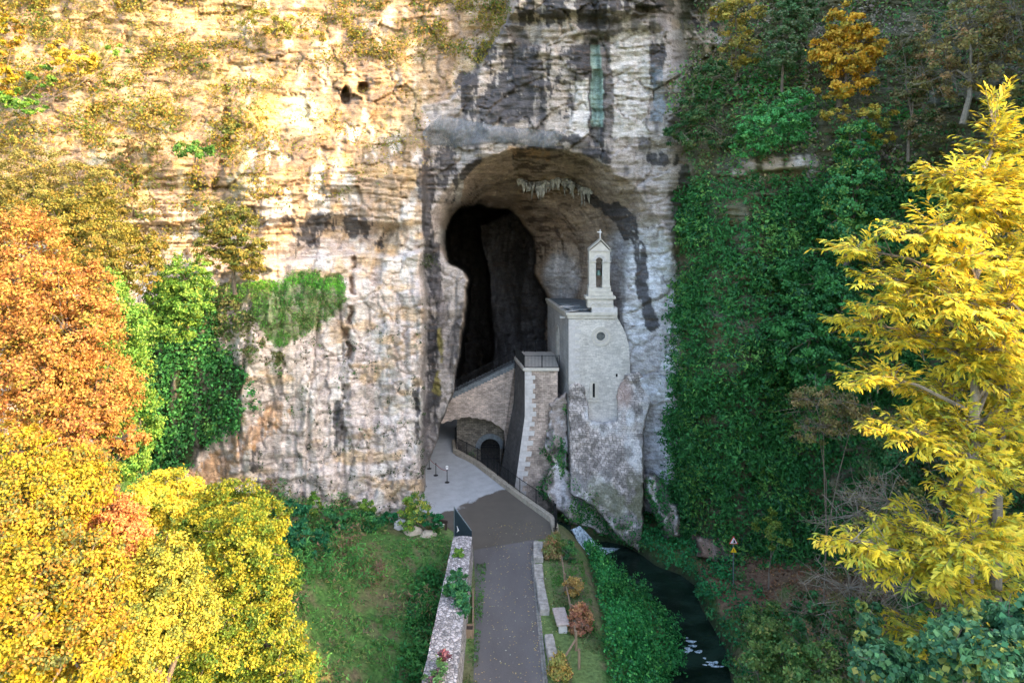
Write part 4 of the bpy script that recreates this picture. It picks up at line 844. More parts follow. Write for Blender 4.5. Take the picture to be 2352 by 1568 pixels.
# ------------------------------------------------------------------ BUTTRESS / BALCONY
bt = thing('buttress', 'tall battered stone buttress carrying the small balcony beside the chapel', 'buttress', (2, 60, 0))
Zb = 8.35
def bp(px_, py_, D_): return W(*c2(px_, py_), D_)
tA, tB, tC = Vector((1.12, 59.0, Zb)), Vector((3.95, 59.0, Zb)), Vector((.35, 63.4, Zb))
mA, mB, mC = Vector((1.12, 58.8, 4.4)), Vector((3.95, 58.8, 4.4)), Vector((.15, 63.4, 4.4))
lA, lB, lC = Vector((-.05, 57.6, -3.4)), Vector((3.95, 57.6, -3.4)), Vector((-1.35, 63.4, -3.4))
M['buttface'] = masonry_mat('buttress_masonry', (.50, .40, .33), (.24, .2, .17), .38, .16, .25, stain=.5, bd=.05)
bm = bmesh.new(); quad(bm, tA, tB, mB, mA); quad(bm, mA, mB, lB, lA); ob('front_face', bm, M['buttface'], bt)
bm = bmesh.new(); quad(bm, tC, tA, mA, mC); quad(bm, mC, mA, lA, lC); ob('side_face', bm, M['darkwall'], bt)
bm = bmesh.new(); e_ = Vector((0, 7, 0)); quad(bm, tB, tB + e_, lB + e_, lB); quad(bm, tC, tC + e_ * .4, lC + e_ * .4, lC); quad(bm, tC + e_ * .4, tB + e_, lB + e_, lC + e_ * .4); ob('back_face', bm, M['darkwall'], bt)
z = Zb - .02; i = 0
while z > -2.6:
    hh = random.uniform(.34, .46); wq = (.95 if i % 2 else .6) + random.uniform(-.08, .08)
    def ed(zz):
        if zz > 4.4: t_ = (zz - 4.4) / (Zb - 4.4); return mA.lerp(tA, t_)
        return lA.lerp(mA, (zz + 3.4) / 7.8)
    p0, p1 = ed(z - hh + .015), ed(z - .005)
    bm = bmesh.new(); q0 = [(p0.x - .015, p0.y - .03), (p0.x + wq, p0.y - .03), (p0.x + wq, p0.y + .15), (p0.x - .015, p0.y + .15)]; q1 = [(p1.x - .015, p1.y - .03), (p1.x + wq, p1.y - .03), (p1.x + wq, p1.y + .15), (p1.x - .015, p1.y + .15)]
    prism(bm, [(a, b_, p0.z) for a, b_ in q0], [(a, b_, p1.z) for a, b_ in q1]); ob('quoin', bm, M['quoin'], bt); z -= hh; i += 1
bm = bmesh.new(); q = [(.2, 63.6), (.95, 58.82), (4.05, 58.82), (4.05, 66.5), (1.0, 66.5)]; prism(bm, [(a, b_, Zb + .003) for a, b_ in q], [(a, b_, Zb + .25) for a, b_ in q]); ob('balcony_slab', bm, M['ashlar'], bt)
railing('black railing round the balcony beside the chapel door', [(.35, 63.5, Zb), (1.08, 58.95, Zb), (4.1, 58.95, Zb)], 1.05, .12, .25)
railing('black railing at the back of the balcony near the chapel door', [(1.2, 66.2, Zb), (3.3, 66.2, Zb)], 1.05, .12, .25, posts=1)
# ------------------------------------------------------------------ STAIR WALL with stepped coping
st = thing('stair_wall', 'sloping masonry wall with stepped top carrying the stairs up to the balcony', 'staircase', (-3, 65, 0))
WY = 64.2
xa_, za_ = W(1185, 838, WY).x, W(0, 838, WY).z; xb_, zb_ = W(1040, 908, WY).x, W(0, 908, WY).z
slope = (za_ - zb_) / (xa_ - xb_); xR = 1.0; xLft = -13.0
def ztopw(X): return za_ + slope * (X - xa_)
arch = [c2(*p) for p in ((100, 600), (160, 590), (330, 545), (500, 572), (600, 640), (640, 700), (610, 800), (590, 900), (590, 1000))]
archw = [(W(a, b_, WY).x, W(a, b_, WY).z) for a, b_ in arch]
bm = bmesh.new(); xs_ = np.arange(xLft, xR + .01, .25); prev = None
def zbot(X):
    if X > archw[-1][0] and X > W(*c2(600, 0), WY).x: return -3.5
    return float(np.interp(X, [p[0] for p in archw[:6]], [p[1] for p in archw[:6]])) + .08 * math.sin(X * 9)
for X in xs_:
    a = [bm.verts.new((X, WY, zbot(X))), bm.verts.new((X, WY, ztopw(X))), bm.verts.new((X, WY + .5, ztopw(X))), bm.verts.new((X, WY + .5, zbot(X)))]
    if prev:
        for k in range(4): bm.faces.new((prev[k], prev[(k + 1) % 4], a[(k + 1) % 4], a[k]))
    prev = a
ob('wall_face', bm, M['stairwall'], st)
nst = int((xR - .2 - xLft) / .30)
bmS = bmesh.new(); bx(bmS, 0, .30, -.06, 1.9, -.45, .02); stepme = bpy.data.meshes.new('step'); bmS.to_mesh(stepme); bmS.free(); stepme.materials.append(M['lead'])
for k in range(nst):
    X = xa_ - k * .30 - .3; link('step', stepme, st, Vector((X, WY, ztopw(X + .3) + .14)) - st.location)
    if k > 42: break
railing('black railing following the stairs inside the cave', [(xa_ - .3, WY + .2, za_ + .1), (xa_ - 9, WY + .2, ztopw(xa_ - 9) + .1)], 1.0, .15, .1)
# recessed rubble wall with arched iron gate
ig = thing('grotto_wall', 'dark rubble wall with arched opening under the stair wall', 'wall', (-3, 66, 0))
gcx = W(*c2(500, 0), 65.6); gx0 = (c2(500, 0)[0] - CX0) / FP * 65.6; ghw = (c2(568, 0)[0] - c2(430, 0)[0]) / FP * 65.6 / 2
gz0 = -3.3; gzs = W(0, c2(0, 770)[1], 65.6).z
bm = bmesh.new(); AP = archpts(gx0, ghw, gz0, gzs, 12, 1.0)
for i in range(1, len(AP) - 2):
    a, b_ = AP[i], AP[i + 1]; quad(bm, (a[0], 65.6, a[1]), (b_[0], 65.6, b_[1]), (b_[0], 65.6, 4.5), (a[0], 65.6, 4.5))
quad(bm, (gx0 - ghw, 65.6, gz0), (-5.3, 65.6, gz0), (-5.3, 65.6, 4.5), (gx0 - ghw, 65.6, 4.5)); quad(bm, (gx0 + ghw, 65.6, gz0), (1, 65.6, gz0), (1, 65.6, 4.5), (gx0 + ghw, 65.6, 4.5))
for a, b_ in zip(AP, AP[1:]): quad(bm, (a[0], 65.6, a[1]), (b_[0], 65.6, b_[1]), (b_[0], 66.5, b_[1]), (a[0], 66.5, a[1]))
ob('wall_face', bm, M['rubble'], ig)
VO = archpts(gx0, ghw + .02, gz0, gzs, 9, 1.0)[1:-1]; VI = archpts(gx0, ghw + .5, gz0, gzs, 9, 1.0)[1:-1]
for i in range(9):
    a, b_, c_, d_ = VO[i], VO[i + 1], VI[i + 1], VI[i]; bm = bmesh.new(); s = .97
    ctr = ((a[0] + b_[0] + c_[0] + d_[0]) / 4, (a[1] + b_[1] + c_[1] + d_[1]) / 4); pr = [(ctr[0] + (p[0] - ctr[0]) * s, ctr[1] + (p[1] - ctr[1]) * s) for p in (a, b_, c_, d_)]
    prism(bm, [(p[0], 65.5, p[1]) for p in pr], [(p[0], 65.75, p[1]) for p in pr]); ob('arch_stone', bm, M['lead'], ig)
irg = thing('iron_gate', 'black iron barred gate in the arch above the stream', 'gate', (gx0, 66, gz0))
for k in range(13):
    X = gx0 - ghw + .08 + k * (2 * ghw - .16) / 12; h = gzs + math.sqrt(max(0, ghw ** 2 - (X - gx0) ** 2)) - .05
    bm = bmesh.new(); tube(bm, [(X, 65.9, gz0), (X, 65.9, h)], .025, 5); ob('bar', bm, M['iron'], irg)
for h in (-1.6, -.3, gzs):
    bm = bmesh.new(); bx(bm, gx0 - ghw + .03, gx0 + ghw - .03, 65.86, 65.94, h - .03, h + .03); ob('crossbar', bm, M['iron'], irg)
# ------------------------------------------------------------------ WATER
def water_mat(name, col):
    m, t, b = newmat(name); v = coords(t, (1, 1.6, 1)); n = noise(t, v, 2.2, 6, .6); n2_ = noise(t, coords(t, (.7, 1.2, 1)), .5, 5, .6)
    c_ = mixrgb(t, col, ramp(t, n2_, [(.35, .5), (.65, 1.8)]), 1, 'MULTIPLY'); t.links.new(c_, b.inputs['Base Color'])
    b.inputs['Roughness'].default_value = .12; b.inputs['IOR'].default_value = 1.33; b.inputs['Specular IOR Level'].default_value = .35; bump(t, b, n, .35, .08); return m
M['water'] = water_mat('stream_water', (.010, .020, .014))
def wsheet(name, poly, z, mg=1.5):
    X, Y = np.meshgrid(np.arange(min(p[0] for p in poly), max(p[0] for p in poly) + .3, .3), np.arange(min(p[1] for p in poly), max(p[1] for p in poly) + .3, .3))
    s = sdf(X, Y, poly); Z_ = z + .04 * (fbm(X * .9, Y * 1.2, 0., 601, 4) - .5); keep = (s > -mg)[:-1, :-1] & (s > -mg)[1:, 1:] | (s > -mg)[:-1, 1:] & (s > -mg)[1:, :-1]
    F = grid_faces(*X.shape, keep=keep)[:, ::-1]; VV, FF = compact(np.stack([X, Y, Z_], -1).reshape(-1, 3), F); return tag(mesh_np(name, VV, FF, M['water'], smooth=True), kind='structure')
wsheet('river', RIV, -4.55); wsheet('stream', CHN, -3.15, .25)
m, t, b = newmat('white_water'); n = noise(t, coords(t, (3, 3, 1)), 2.5, 6, .7); cf = mixrgb(t, (.04, .10, .13), (.66, .76, .82), ramp(t, n, [(.38, 0.), (.58, 1.)])); t.links.new(cf, b.inputs['Base Color']); b.inputs['Roughness'].default_value = .4; bump(t, b, n, .8, .12); M['foam'] = m
def foam(name, fn, nu, nv, amp=.1):
    U, V_ = np.meshgrid(np.linspace(0, 1, nu), np.linspace(0, 1, nv)); P = fn(U, V_); P[..., 2] += amp * (fbm(P[..., 0] * 3, P[..., 1] * 3, P[..., 2] * 2, 611, 4) - .3)
    return tag(mesh_np(name, P, grid_faces(nv, nu), M['foam'], smooth=True), kind='structure')
def wf(U, V_):                                                    # cascade from the stream down to the river
    cx_ = 5.0 + 2.4 * V_; cy_ = 54.1 - 1.2 * V_; wd = .6 + 1.3 * V_; ang = -.4
    return np.stack([cx_ + (U - .5) * wd * 1.2, cy_ + (U - .5) * wd * .9, -3.1 - 1.45 * sm(0, .55, V_) - .02 * V_ + .06 * np.sin(U * 30) * (1 - V_)], -1)
foam('waterfall', wf, 40, 60, .16)
def patch(cx_, cy_, rx, ry): return lambda U, V_: np.stack([cx_ + rx * V_ * np.cos(U * 6.283) * (1 + .3 * np.sin(U * 19)), cy_ + ry * V_ * np.sin(U * 6.283) * (1 + .3 * np.cos(U * 14)), -4.56 + .03 * (1 - V_) - .05 * V_ ** 3], -1)
# ------------------------------------------------------------------ FOAM RIFFLES, ROCKS in the river
for k in range(20):
    a, b_ = ((1560, 1480), (1640, 1520), (1590, 1490))[k % 3]; g_ = G(a + random.gauss(0, 16), b_ + random.gauss(0, 9), -4.5); foam('riffle', patch(g_.x, g_.y, random.uniform(.12, .38), random.uniform(.05, .18)), 24, 8, .14)
def stone(name, ctr, r, parent=None, mat='quoin', sq=(1, 1, .6), seed=0, label=None, cat='rock', group=None, kind=None):
    bm = bmesh.new(); bmesh.ops.create_icosphere(bm, subdivisions=3, radius=1); P = np.array([v.co[:] for v in bm.verts]); n = fbm(P[:, 0] * 1.3 + seed, P[:, 1] * 1.3, P[:, 2] * 1.3, seed, 4) - .5
    for v, q in zip(bm.verts, n): v.co = Vector([v.co[k] * (1 + .9 * q) * r * sq[k] + ctr[k] for k in range(3)])
    o = ob(name, bm, M[mat], parent)
    if label: tag(o, label, cat, group, kind)
    return o
# rocks at the end of the grassy slope by the plaza
for i, (a, b_, r_, lb) in enumerate(((925, 1208, .55, 'pale angular rock at the foot of the cliff beside the leafy bush'), (950, 1222, .5, 'ochre rock below the leafy bush near the plaza edge'), (908, 1196, .4, 'small pale stone against the cliff foot'), (985, 1228, .45, 'low brown rock just left of the metal gate'), (1012, 1212, .4, 'grey rock at the end of the wooden barrier'))):
    stone('rock', G(a, b_, -.2), r_, None, 'coping' if i % 2 else 'quoin', (1.3, .8, .8), i * 9 + 3, lb, 'rock', 'rocks at the plaza edge')
bar = thing('wooden_barrier', 'dark wooden rail on short posts at the edge of the plaza', 'barrier', (-5, 47.5, 0))
p0, p1 = G(992, 1193, .5), G(1027, 1200, .5)
bm = bmesh.new(); obox(bm, p0, p1, .16, .42, .62); ob('rail', bm, M['darkwood'], bar)
for p in (p0.lerp(p1, .1), p0.lerp(p1, .92)):
    bm = bmesh.new(); bx(bm, p.x - .08, p.x + .08, p.y - .08, p.y + .08, -.4, .42); ob('post', bm, M['darkwood'], bar)
# ------------------------------------------------------------------ STANCHIONS and notice
def stanchion(x_, y_, label):
    g_ = G(x_, y_); t_ = thing('stanchion', label, 'stanchion', g_, 'rope posts on the plaza')
    bm = bmesh.new(); lathe(bm, g_.x, g_.y, [(.2, .02), (.2, .05), (.05, .08), (.028, .1), (.028, .98), (.045, .99), (.045, 1.04), (.02, 1.06)], 12); ob('post', bm, M['black'], t_); return g_
s1 = stanchion(*c2(193, 1015), 'black rope post standing under the white notice'); s2 = stanchion(*c2(113, 965), 'middle black rope post on the plaza'); s3 = stanchion(*c2(66, 917), 'black rope post half hidden by the cliff edge')
for a, b_, lb in ((s1, s2, 'dark red rope between the notice post and the middle post'), (s2, s3, 'dark red rope between the middle post and the cliff')):
    bm = bmesh.new(); tube(bm, [a.lerp(b_, k / 8) + Vector((0, 0, .96 - .12 * math.sin(math.pi * k / 8))) for k in range(9)], .02, 5); tag(ob('rope', bm, M['rope'], None), lb, 'rope', 'barrier ropes')
ns = thing('notice', 'small white notice board on top of the front rope post', 'notice', s1 + Vector((0, 0, 1.06)))
bm = bmesh.new(); bx(bm, s1.x - .12, s1.x + .12, s1.y - .012, s1.y + .012, 1.07, 1.42); ob('board', bm, M['black'], ns)
bm = bmesh.new(); bx(bm, s1.x - .10, s1.x + .10, s1.y - .018, s1.y - .013, 1.09, 1.40); ob('sheet', bm, M['white'], ns)
bm = bmesh.new(); bx(bm, s1.x - .05, s1.x + .04, s1.y - .022, s1.y - .019, 1.2, 1.3); ob('pictogram', bm, M['lead'], ns)
# ------------------------------------------------------------------ WARNING SIGN
sg = G(1684.5, 1322, -2.6)
sp = thing('warning_sign', 'white triangular warning sign above a small yellow one on a pole beside the leafy path', 'sign', sg)
bm = bmesh.new(); tube(bm, [sg + Vector((0, 0, -.6)), sg + Vector((0, 0, 2.55))], .045, 8); ob('pole', bm, M['steel'], sp)
def tri(cx_, cz, s, y0, y1, mat, name):
    bm = bmesh.new(); p = [(cx_ - s / 2, cz - s * .29), (cx_ + s / 2, cz - s * .29), (cx_, cz + s * .577)]; prism(bm, [(a, y0, b_) for a, b_ in p], [(a, y1, b_) for a, b_ in p]); return ob(name, bm, mat, sp)
zz = sg.z + 2.35
tri(sg.x, zz, .62, sg.y - .05, sg.y - .03, M['red'], 'red_border'); tri(sg.x, zz, .47, sg.y - .06, sg.y - .052, M['white'], 'sign_face')
bm = bmesh.new(); prism(bm, [(sg.x - .02, sg.y - .068, zz - .1), (sg.x + .14, sg.y - .068, zz - .1), (sg.x + .1, sg.y - .068, zz), (sg.x + .01, sg.y - .068, zz + .17)], [(sg.x - .02, sg.y - .062, zz - .1), (sg.x + .14, sg.y - .062, zz - .1), (sg.x + .1, sg.y - .062, zz), (sg.x + .01, sg.y - .062, zz + .17)]); ob('rockfall_symbol', bm, M['black'], sp)
tri(sg.x, zz - .62, .42, sg.y - .06, sg.y - .04, M['yellow'], 'lower_sign')
bm = bmesh.new(); bx(bm, sg.x - .018, sg.x + .018, sg.y - .068, sg.y - .062, zz - .66, zz - .52); bx(bm, sg.x - .018, sg.x + .018, sg.y - .068, sg.y - .062, zz - .71, zz - .68); ob('lower_symbol', bm, M['black'], sp)
# ------------------------------------------------------------------ STONE SLABS, BENCH, FENCE, PLANTER
M['slab'] = flat_mat('slab_stone', (.34, .31, .27), .95, .5, 3.5, .06)
def slab(pa, pb, w_, z0, z1, label, mat='slab', name='stone_slab', group='stone slabs along the kerb', seed=0):
    a = G(*pa, z1); b_ = G(*pb, z1); bm = bmesh.new(); obox(bm, a, b_, w_, z0, z1)
    bevel(bm, .04); bmesh.ops.subdivide_edges(bm, edges=bm.edges[:], cuts=3, use_grid_fill=True)
    for v in bm.verts:
        q = [float(fbm(v.co.x * 2 + seed + k, v.co.y * 2, v.co.z * 2, 700 + k, 3)) - .5 for k in range(3)]; v.co += Vector(q) * .14
    o = ob(name, bm, M[mat]); tag(o, label, 'stone slab', group); return o
slab(c3(903, 500), c3(903, 395), .62, -.05, .38, 'rough grey stone slab farthest up the road beside the brown weeds', seed=1)
slab(c3(908, 632), c3(903, 540), .55, -.05, .34, 'short grey stone slab second from the far end of the kerb row', seed=2)
slab(c3(945, 838), c3(912, 640), .50, -.05, .36, 'long grey stone slab beside the grass opposite the stone bench', seed=3)
slab(c3(1000, 1150), c3(972, 1000), .46, -.05, .36, 'nearest lichen spotted slab in the kerb row', seed=4)
bn = thing('stone_bench', 'flat topped stone bench on the grass beside the wooden fence', 'bench', G(*c3(1050, 900), .2))
a = G(*c3(1068, 940), .5); b_ = G(*c3(1035, 830), .5)
bm = bmesh.new(); obox(bm, a, b_, .68, .38, .52, 0); bevel(bm, .03); ob('seat', bm, flat_mat('bench_stone', (.40, .33, .29), .9, .25, 6, .02), bn)
for t_ in (.12, .8):
    p = a.lerp(b_, t_); bm = bmesh.new(); bx(bm, p.x - .22, p.x + .22, p.y - .12, p.y + .12, -.05, .378); ob('leg', bm, M['quoin'], bn)
fe = thing('wooden_fence', 'low weathered wooden rail fence along the shrubs above the river', 'fence', G(*c3(1140, 1100), 0))
FPs = [G(*c3(1170, 1230)), G(*c3(1150, 1110)), G(*c3(1120, 930)), G(*c3(1075, 720)), G(*c3(1055, 560))]
for p in [FPs[0], FPs[1], FPs[2], FPs[3]]:
    bm = bmesh.new(); tube(bm, [p + Vector((0, 0, -.2)), p + Vector((0, 0, .85 + random.uniform(0, .15)))], .07, 8); ob('post', bm, M['wood'], fe)
for p, q in zip(FPs[1:], FPs[2:]):
    bm = bmesh.new(); tube(bm, [p + Vector((0, 0, .6)), p.lerp(q, .5) + Vector((.03, 0, .55)), q + Vector((0, 0, .6))], [.055, .05, .045], 8); ob('rail', bm, M['wood'], fe)
bm = bmesh.new(); tube(bm, [G(*c3(1080, 1180)) + Vector((0, 0, .25)), FPs[1] + Vector((0, 0, .55))], [.06, .05], 8); ob('rail', bm, M['wood'], fe)
pl_ = thing('wooden_planter', 'small wooden planter between the parapet wall and the road', 'planter', G(*c3(435, 980), 0))
g_ = G(*c3(437, 1010), 0)
for (x0, x1, y0, y1) in ((-.36, .36, -.28, -.22), (-.36, .36, .22, .28), (-.36, -.3, -.22, .22), (.3, .36, -.22, .22)):
    bm = bmesh.new(); bx(bm, g_.x + x0, g_.x + x1, g_.y + y0, g_.y + y1, 0, .42); ob('board', bm, M['wood'], pl_)
bm = bmesh.new(); bx(bm, g_.x - .3, g_.x + .3, g_.y - .22, g_.y + .22, 0.02, .34); ob('soil', bm, M['darkwood'], pl_)
bm = bmesh.new(); p = G(*c3(478, 960)); obox(bm, p, G(*c3(478, 740)), .1, .1, .32); tag(ob('wooden_board', bm, M['wood']), 'long wooden edging board beside the road below the parapet wall', 'board')
# ------------------------------------------------------------------ WIRE NET on the overhang
m, t, b = newmat('wire_net'); n = noise(t, coords(t), 1.2, 5); t.links.new(mixrgb(t, (.15, .165, .18), ramp(t, n, [(.3, .5), (.7, 1.2)]), 1, 'MULTIPLY'), b.inputs['Base Color']); b.inputs['Roughness'].default_value = .6
t.links.new(ramp(t, noise(t, coords(t, (1, 1, .5)), 7, 4, .8), [(.35, .12), (.65, .62)]), b.inputs['Alpha']); M['net'] = m
npoly = [c6(*p) for p in ((160, 960), (300, 840), (500, 880), (700, 920), (950, 945), (1190, 965), (1200, 1000), (1165, 1030), (1135, 1085), (980, 1075), (760, 1040), (600, 1050), (400, 1080), (240, 1060), (170, 1020))]
X_, Y_ = np.meshgrid(np.arange(965, 1300, 3.), np.arange(250, 345, 3.)); s_ = sdf(X_, Y_, npoly); ii = np.clip(np.searchsorted(xs, X_), 3, len(xs) - 4); jj = np.clip(np.searchsorted(ys, Y_), 3, len(ys) - 4)
base = np.minimum.reduce([D[jj + a, ii + b_] for a in (-3, 0, 3) for b_ in (-3, 0, 3)]); base = np.minimum(base, 57.0)
for _ in range(3): base[1:-1, 1:-1] = (base[1:-1, 1:-1] + base[:-2, 1:-1] + base[2:, 1:-1] + base[1:-1, :-2] + base[1:-1, 2:]) / 5
Dn = base - .12 - .12 * np.sin((Y_ - 270) / 60 * math.pi) + .2 * (fbm(X_ / 20, Y_ / 20, 0., 801, 3) - .5)
V_ = np.stack([(X_ - CX0) / FP * Dn, Dn, CAMZ + (HY - Y_) / FP * Dn], -1); kp = (s_ > 0)[:-1, :-1]; VV, FF = compact(V_.reshape(-1, 3), grid_faces(*X_.shape, keep=kp))
no = mesh_np('safety_net', VV, FF, M['net'], smooth=True); tag(no, 'grey wire safety net slung across the rock above the cave arch', 'net')
no.modifiers.new('thickness', 'SOLIDIFY').thickness = .02
# stalactites on the second lip
bm = bmesh.new()
for k in range(70):
    a = random.random(); px_, py_ = c1(780 + 500 * a + random.uniform(-10, 10), 392 + 40 * a + 26 * math.sin(a * 9) + random.uniform(0, 34)); D_ = 61.2 + random.random(); p = W(px_, py_, D_); L = random.choice((.15, .25, .4, .6, 1.1)) * random.uniform(.7, 1.3)
    rad = random.uniform(.06, .3); r0_ = p + Vector((random.uniform(-.3, .3), 1.6, .5)); tube(bm, [r0_, p, p + Vector((random.uniform(-.08, .08), 0, -L * .5)), p + Vector((random.uniform(-.1, .1), 0, -L))], [rad * 1.5, rad, rad * .5, .02], 6)
o = ob('stalactites', bm, flat_mat('calcite', (.27, .26, .225), .9, .85, 1.8, .05)); tag(o, 'row of pale stalactites hanging from the cave arch', 'stalactites', None, 'stuff')
# ------------------------------------------------------------------ GROUND COVER
slopeL = (GX < -3.9) * (dP > .3) * (dR > 0) * inview
scatter('grass', slopeL * 1., 58, .19, [(.09, .25, .05, 3), (.06, .19, .05, 3), (.17, .24, .07, 2), (.20, .15, .09, 1), (.12, .34, .07, 1)], (0, .3), 'rough grass and weeds on the slope left of the parapet wall', 'grass', aspect=.35, up=.8, sh=GR)
scatter('tall_weeds', slopeL * sm(.5, .58, fbm(GX * .55, GY * .55, 0., 421, 4)), 85, .22, [(.10, .30, .07, 3), (.07, .24, .06, 3), (.22, .22, .08, 2), (.24, .15, .10, 1)], (.1, 1.3), 'taller weeds standing in patches on the rough green slope', 'weeds', aspect=.35, up=.6, sh=GR)
scatter('ditch_plants', (GX < -3.8) * (GX > -6.2) * (dP > .3) * inview * (GY < 44), 90, .2, [(.05, .21, .05, 3), (.04, .16, .05, 2)], (.05, .55), 'dark green weeds in the ditch beside the parapet wall', 'weeds', sh=GR)
bank = (GX > 3) * (dP > .1) * (dR > -.3) * (GX < 10.5) * (GY < 49.5) * inview
scatter('bank_plants', bank * wfm * (sdf(GX, GY, [(4.3, 24), (4.5, 46.5), (5.0, 48.3), (7, 50), (9.8, 46), (10.2, 41), (9.4, 38), (8, 30), (8, 24)]) > 0), 260, .16, [(.05, .28, .07, 3), (.035, .20, .055, 3), (.10, .36, .08, 2), (.03, .13, .04, 2)], (.1, 1.3), 'dense bright green plants covering the left bank of the river', 'plants', clump=.5, sh=GR)
rb = (GX > 7.5) * (dR > -.3) * inview * (GY > 30)
scatter('bank_weeds', rb * ((GX > 12.2) * (dR < 3.2) + (GY > 50) * 1.) , 72, .2, [(.05, .27, .08, 3), (.035, .17, .06, 3), (.10, .24, .07, 1)], (.05, .7), 'green weeds on the right bank of the river', 'weeds', sh=GR)
scatter('leaf_litter', rb * (GX > 13.4) * (GY > 36), 28, .18, [(.32, .15, .07, 3), (.24, .12, .07, 3), (.40, .24, .12, 1), (.14, .08, .05, 2)], (0, .06), 'fallen brown leaves carpeting the path near the warning sign', 'leaf litter', up=1, tilt=.4, sh=GR)
verge = (dP < 0) * (GY < 45.3) * (GX > 2.2) * inview
scatter('verge_grass', verge * sm(.38, .5, m1) + (dP < 0) * (GX < -1.8) * (GX > -2.5) * (GY < 42) * inview, 130, .13, [(.08, .22, .04, 3), (.06, .16, .04, 2), (.14, .15, .06, 1)], (0, .12), 'short green verge grass along both sides of the road', 'grass', aspect=.35, up=.9, sh=GR)
scatter('stream_plants', (dP > .5) * (GX > -1) * (GX < 6) * (GY > 48.5) * (GY < 62) * (sdf(GX, GY, CHN) < -.1) * wfm, 110, .2, IVY, (.05, .8), 'dark green plants between the railing and the stream', 'plants', sh=GR)
ng = 900; X = rng.uniform(-1.7, 2.4, ng); Y = 24 + 24 * rng.random(ng) ** 1.0; X = np.where(rng.random(ng) < .25, 1.3 + .3 * rng.normal(size=ng), X); keepi = (X < 3)
P = np.stack([X, Y, np.full(ng, .035)], -1)[keepi]; o = leaves('fallen_leaves', P, np.tile([0, 0, 1.], (len(P), 1)), .085 * (.6 + .7 * rng.random(len(P))), palette([(.62, .48, .18, 2), (.50, .34, .14, 2), (.55, .52, .40, 1)], rng.random(len(P)), len(P)), tilt=.15)
tag(o, 'small yellow leaves scattered over the road', 'leaf litter', None, 'stuff')
# creeper over the parapet wall
def bush_pts(ctrs, n, up=.5, flat=1.):
    Ps, Ns, H = [], [], []
    for (c_, r_) in ctrs:
        k = int(n * r_[0] * r_[2] / sum(q[1][0] * q[1][2] for q in ctrs)); 
        ncl = max(6, k // 62); dcl = nrm(rng.normal(size=(ncl, 3))); rad = np.where(rng.random(ncl) < .75, rng.uniform(.8, 1.08, ncl), rng.uniform(.3, .8, ncl))
        cc_ = np.array(c_) + dcl * rad[:, None] * np.array(r_); idx = rng.integers(0, ncl, k); sg_ = .088 * np.mean(r_) ** .6 * np.array([1.3, 1.3, .8])
        Ps.append(cc_[idx] + rng.normal(size=(k, 3)) * sg_); Ns.append(nrm(dcl[idx] + np.array([0, 0, up]))); H.append(np.clip(rng.random(ncl)[idx] * .75 + .25 * rng.random(k), 0, .999))
    return np.concatenate(Ps), np.concatenate(Ns), np.concatenate(H)
def bush(name, label, cat, blobs, n, size, cols, group=None, base=None, bark='bark', twigs=8, aspect=.62, trunk=0, up=.5, kind=None, bare=0, tilt=.6):
    ctrs = []
    for (x_, y_, D_, rx, ry) in blobs:
        c_ = W(x_, y_, D_); rx_, rz_ = rx / FP * D_, ry / FP * D_; ctrs.append((tuple(c_), (rx_, (rx_ + rz_) / 2 * .8, rz_)))
    c0 = Vector(ctrs[0][0]); 
    if base is None: base = Vector((c0.x, c0.y, float(hground(c0.x, c0.y))))
    else: base = Vector(base)
    t_ = thing(name, label, cat, base, group)
    P, N, H = bush_pts(ctrs, n, up)
    o = leaves('crown' if trunk else 'foliage', P, N, size * (.7 + .6 * rng.random(len(P))), palette(cols, H, len(P)), t_, aspect=aspect, tilt=tilt)
    bm = bmesh.new()
    top = Vector((0, 0, 0))
    for c_, r_ in ctrs: top += Vector(c_)
    top /= len(ctrs); fork = base.lerp(top, .55); fork.x = base.x * .6 + top.x * .4; fork.y = base.y * .6 + top.y * .4
    tr = max(trunk, .06)
    mid = base.lerp(fork, .5) + Vector((random.uniform(-.2, .2), random.uniform(-.2, .2), 0)); tube(bm, [base + Vector((0, 0, -.5)), mid, fork], [tr, tr * .8, tr * .65], 8)
    ob('trunk' if trunk else 'stem', bm, M[bark], t_); bm = bmesh.new()
    for c_, r_ in ctrs:
        c_ = Vector(c_); m_ = fork.lerp(c_, .5) + Vector((random.uniform(-.3, .3), 0, random.uniform(-.1, .4))); tube(bm, [fork, m_, c_], [tr * .55, tr * .4, tr * .25], 6)
        for k in range(twigs):
            dd = Vector(rng.normal(size=3)).normalized(); e_ = c_ + Vector((dd.x * r_[0], dd.y * r_[1], dd.z * r_[2])) * (1.12 + bare * .2); m2_ = c_.lerp(e_, .5) + Vector(rng.normal(size=3)) * .12 * r_[0]
            tube(bm, [c_, m2_, e_], [tr * (.12 if bare else .2), tr * .07, .008], 4)
            if bare:
                for q in range(5):
                    f_ = m2_.lerp(e_, random.uniform(0, .95)); g2_ = f_ + Vector(rng.normal(size=3)) * .16 * r_[0]; tube(bm, [f_, g2_, g2_ + (g2_ - f_) * .6 + Vector(rng.normal(size=3)) * .1 * r_[0]], [.014, .009, .004], 3)
    ob('branches', bm, M[bark], t_); return t_
YEL = [(0.386, 0.286, 0.020, 4), (0.331, 0.286, 0.032, 3), (0.368, 0.198, 0.032, 2), (0.147, 0.168, 0.048, 2), (0.064, 0.079, 0.032, 1)]
ORA = [(0.401, 0.187, 0.053, 4), (0.438, 0.246, 0.060, 3), (0.292, 0.128, 0.045, 2), (0.310, 0.238, 0.045, 2), (0.136, 0.111, 0.030, 1)]
YG = [(0.248, 0.280, 0.030, 3), (0.350, 0.320, 0.030, 3), (0.129, 0.200, 0.027, 3), (0.064, 0.130, 0.024, 2)]
OLV = [(.19, .19, .045, 3), (.27, .23, .05, 3), (.12, .16, .04, 3), (.34, .24, .05, 1)]
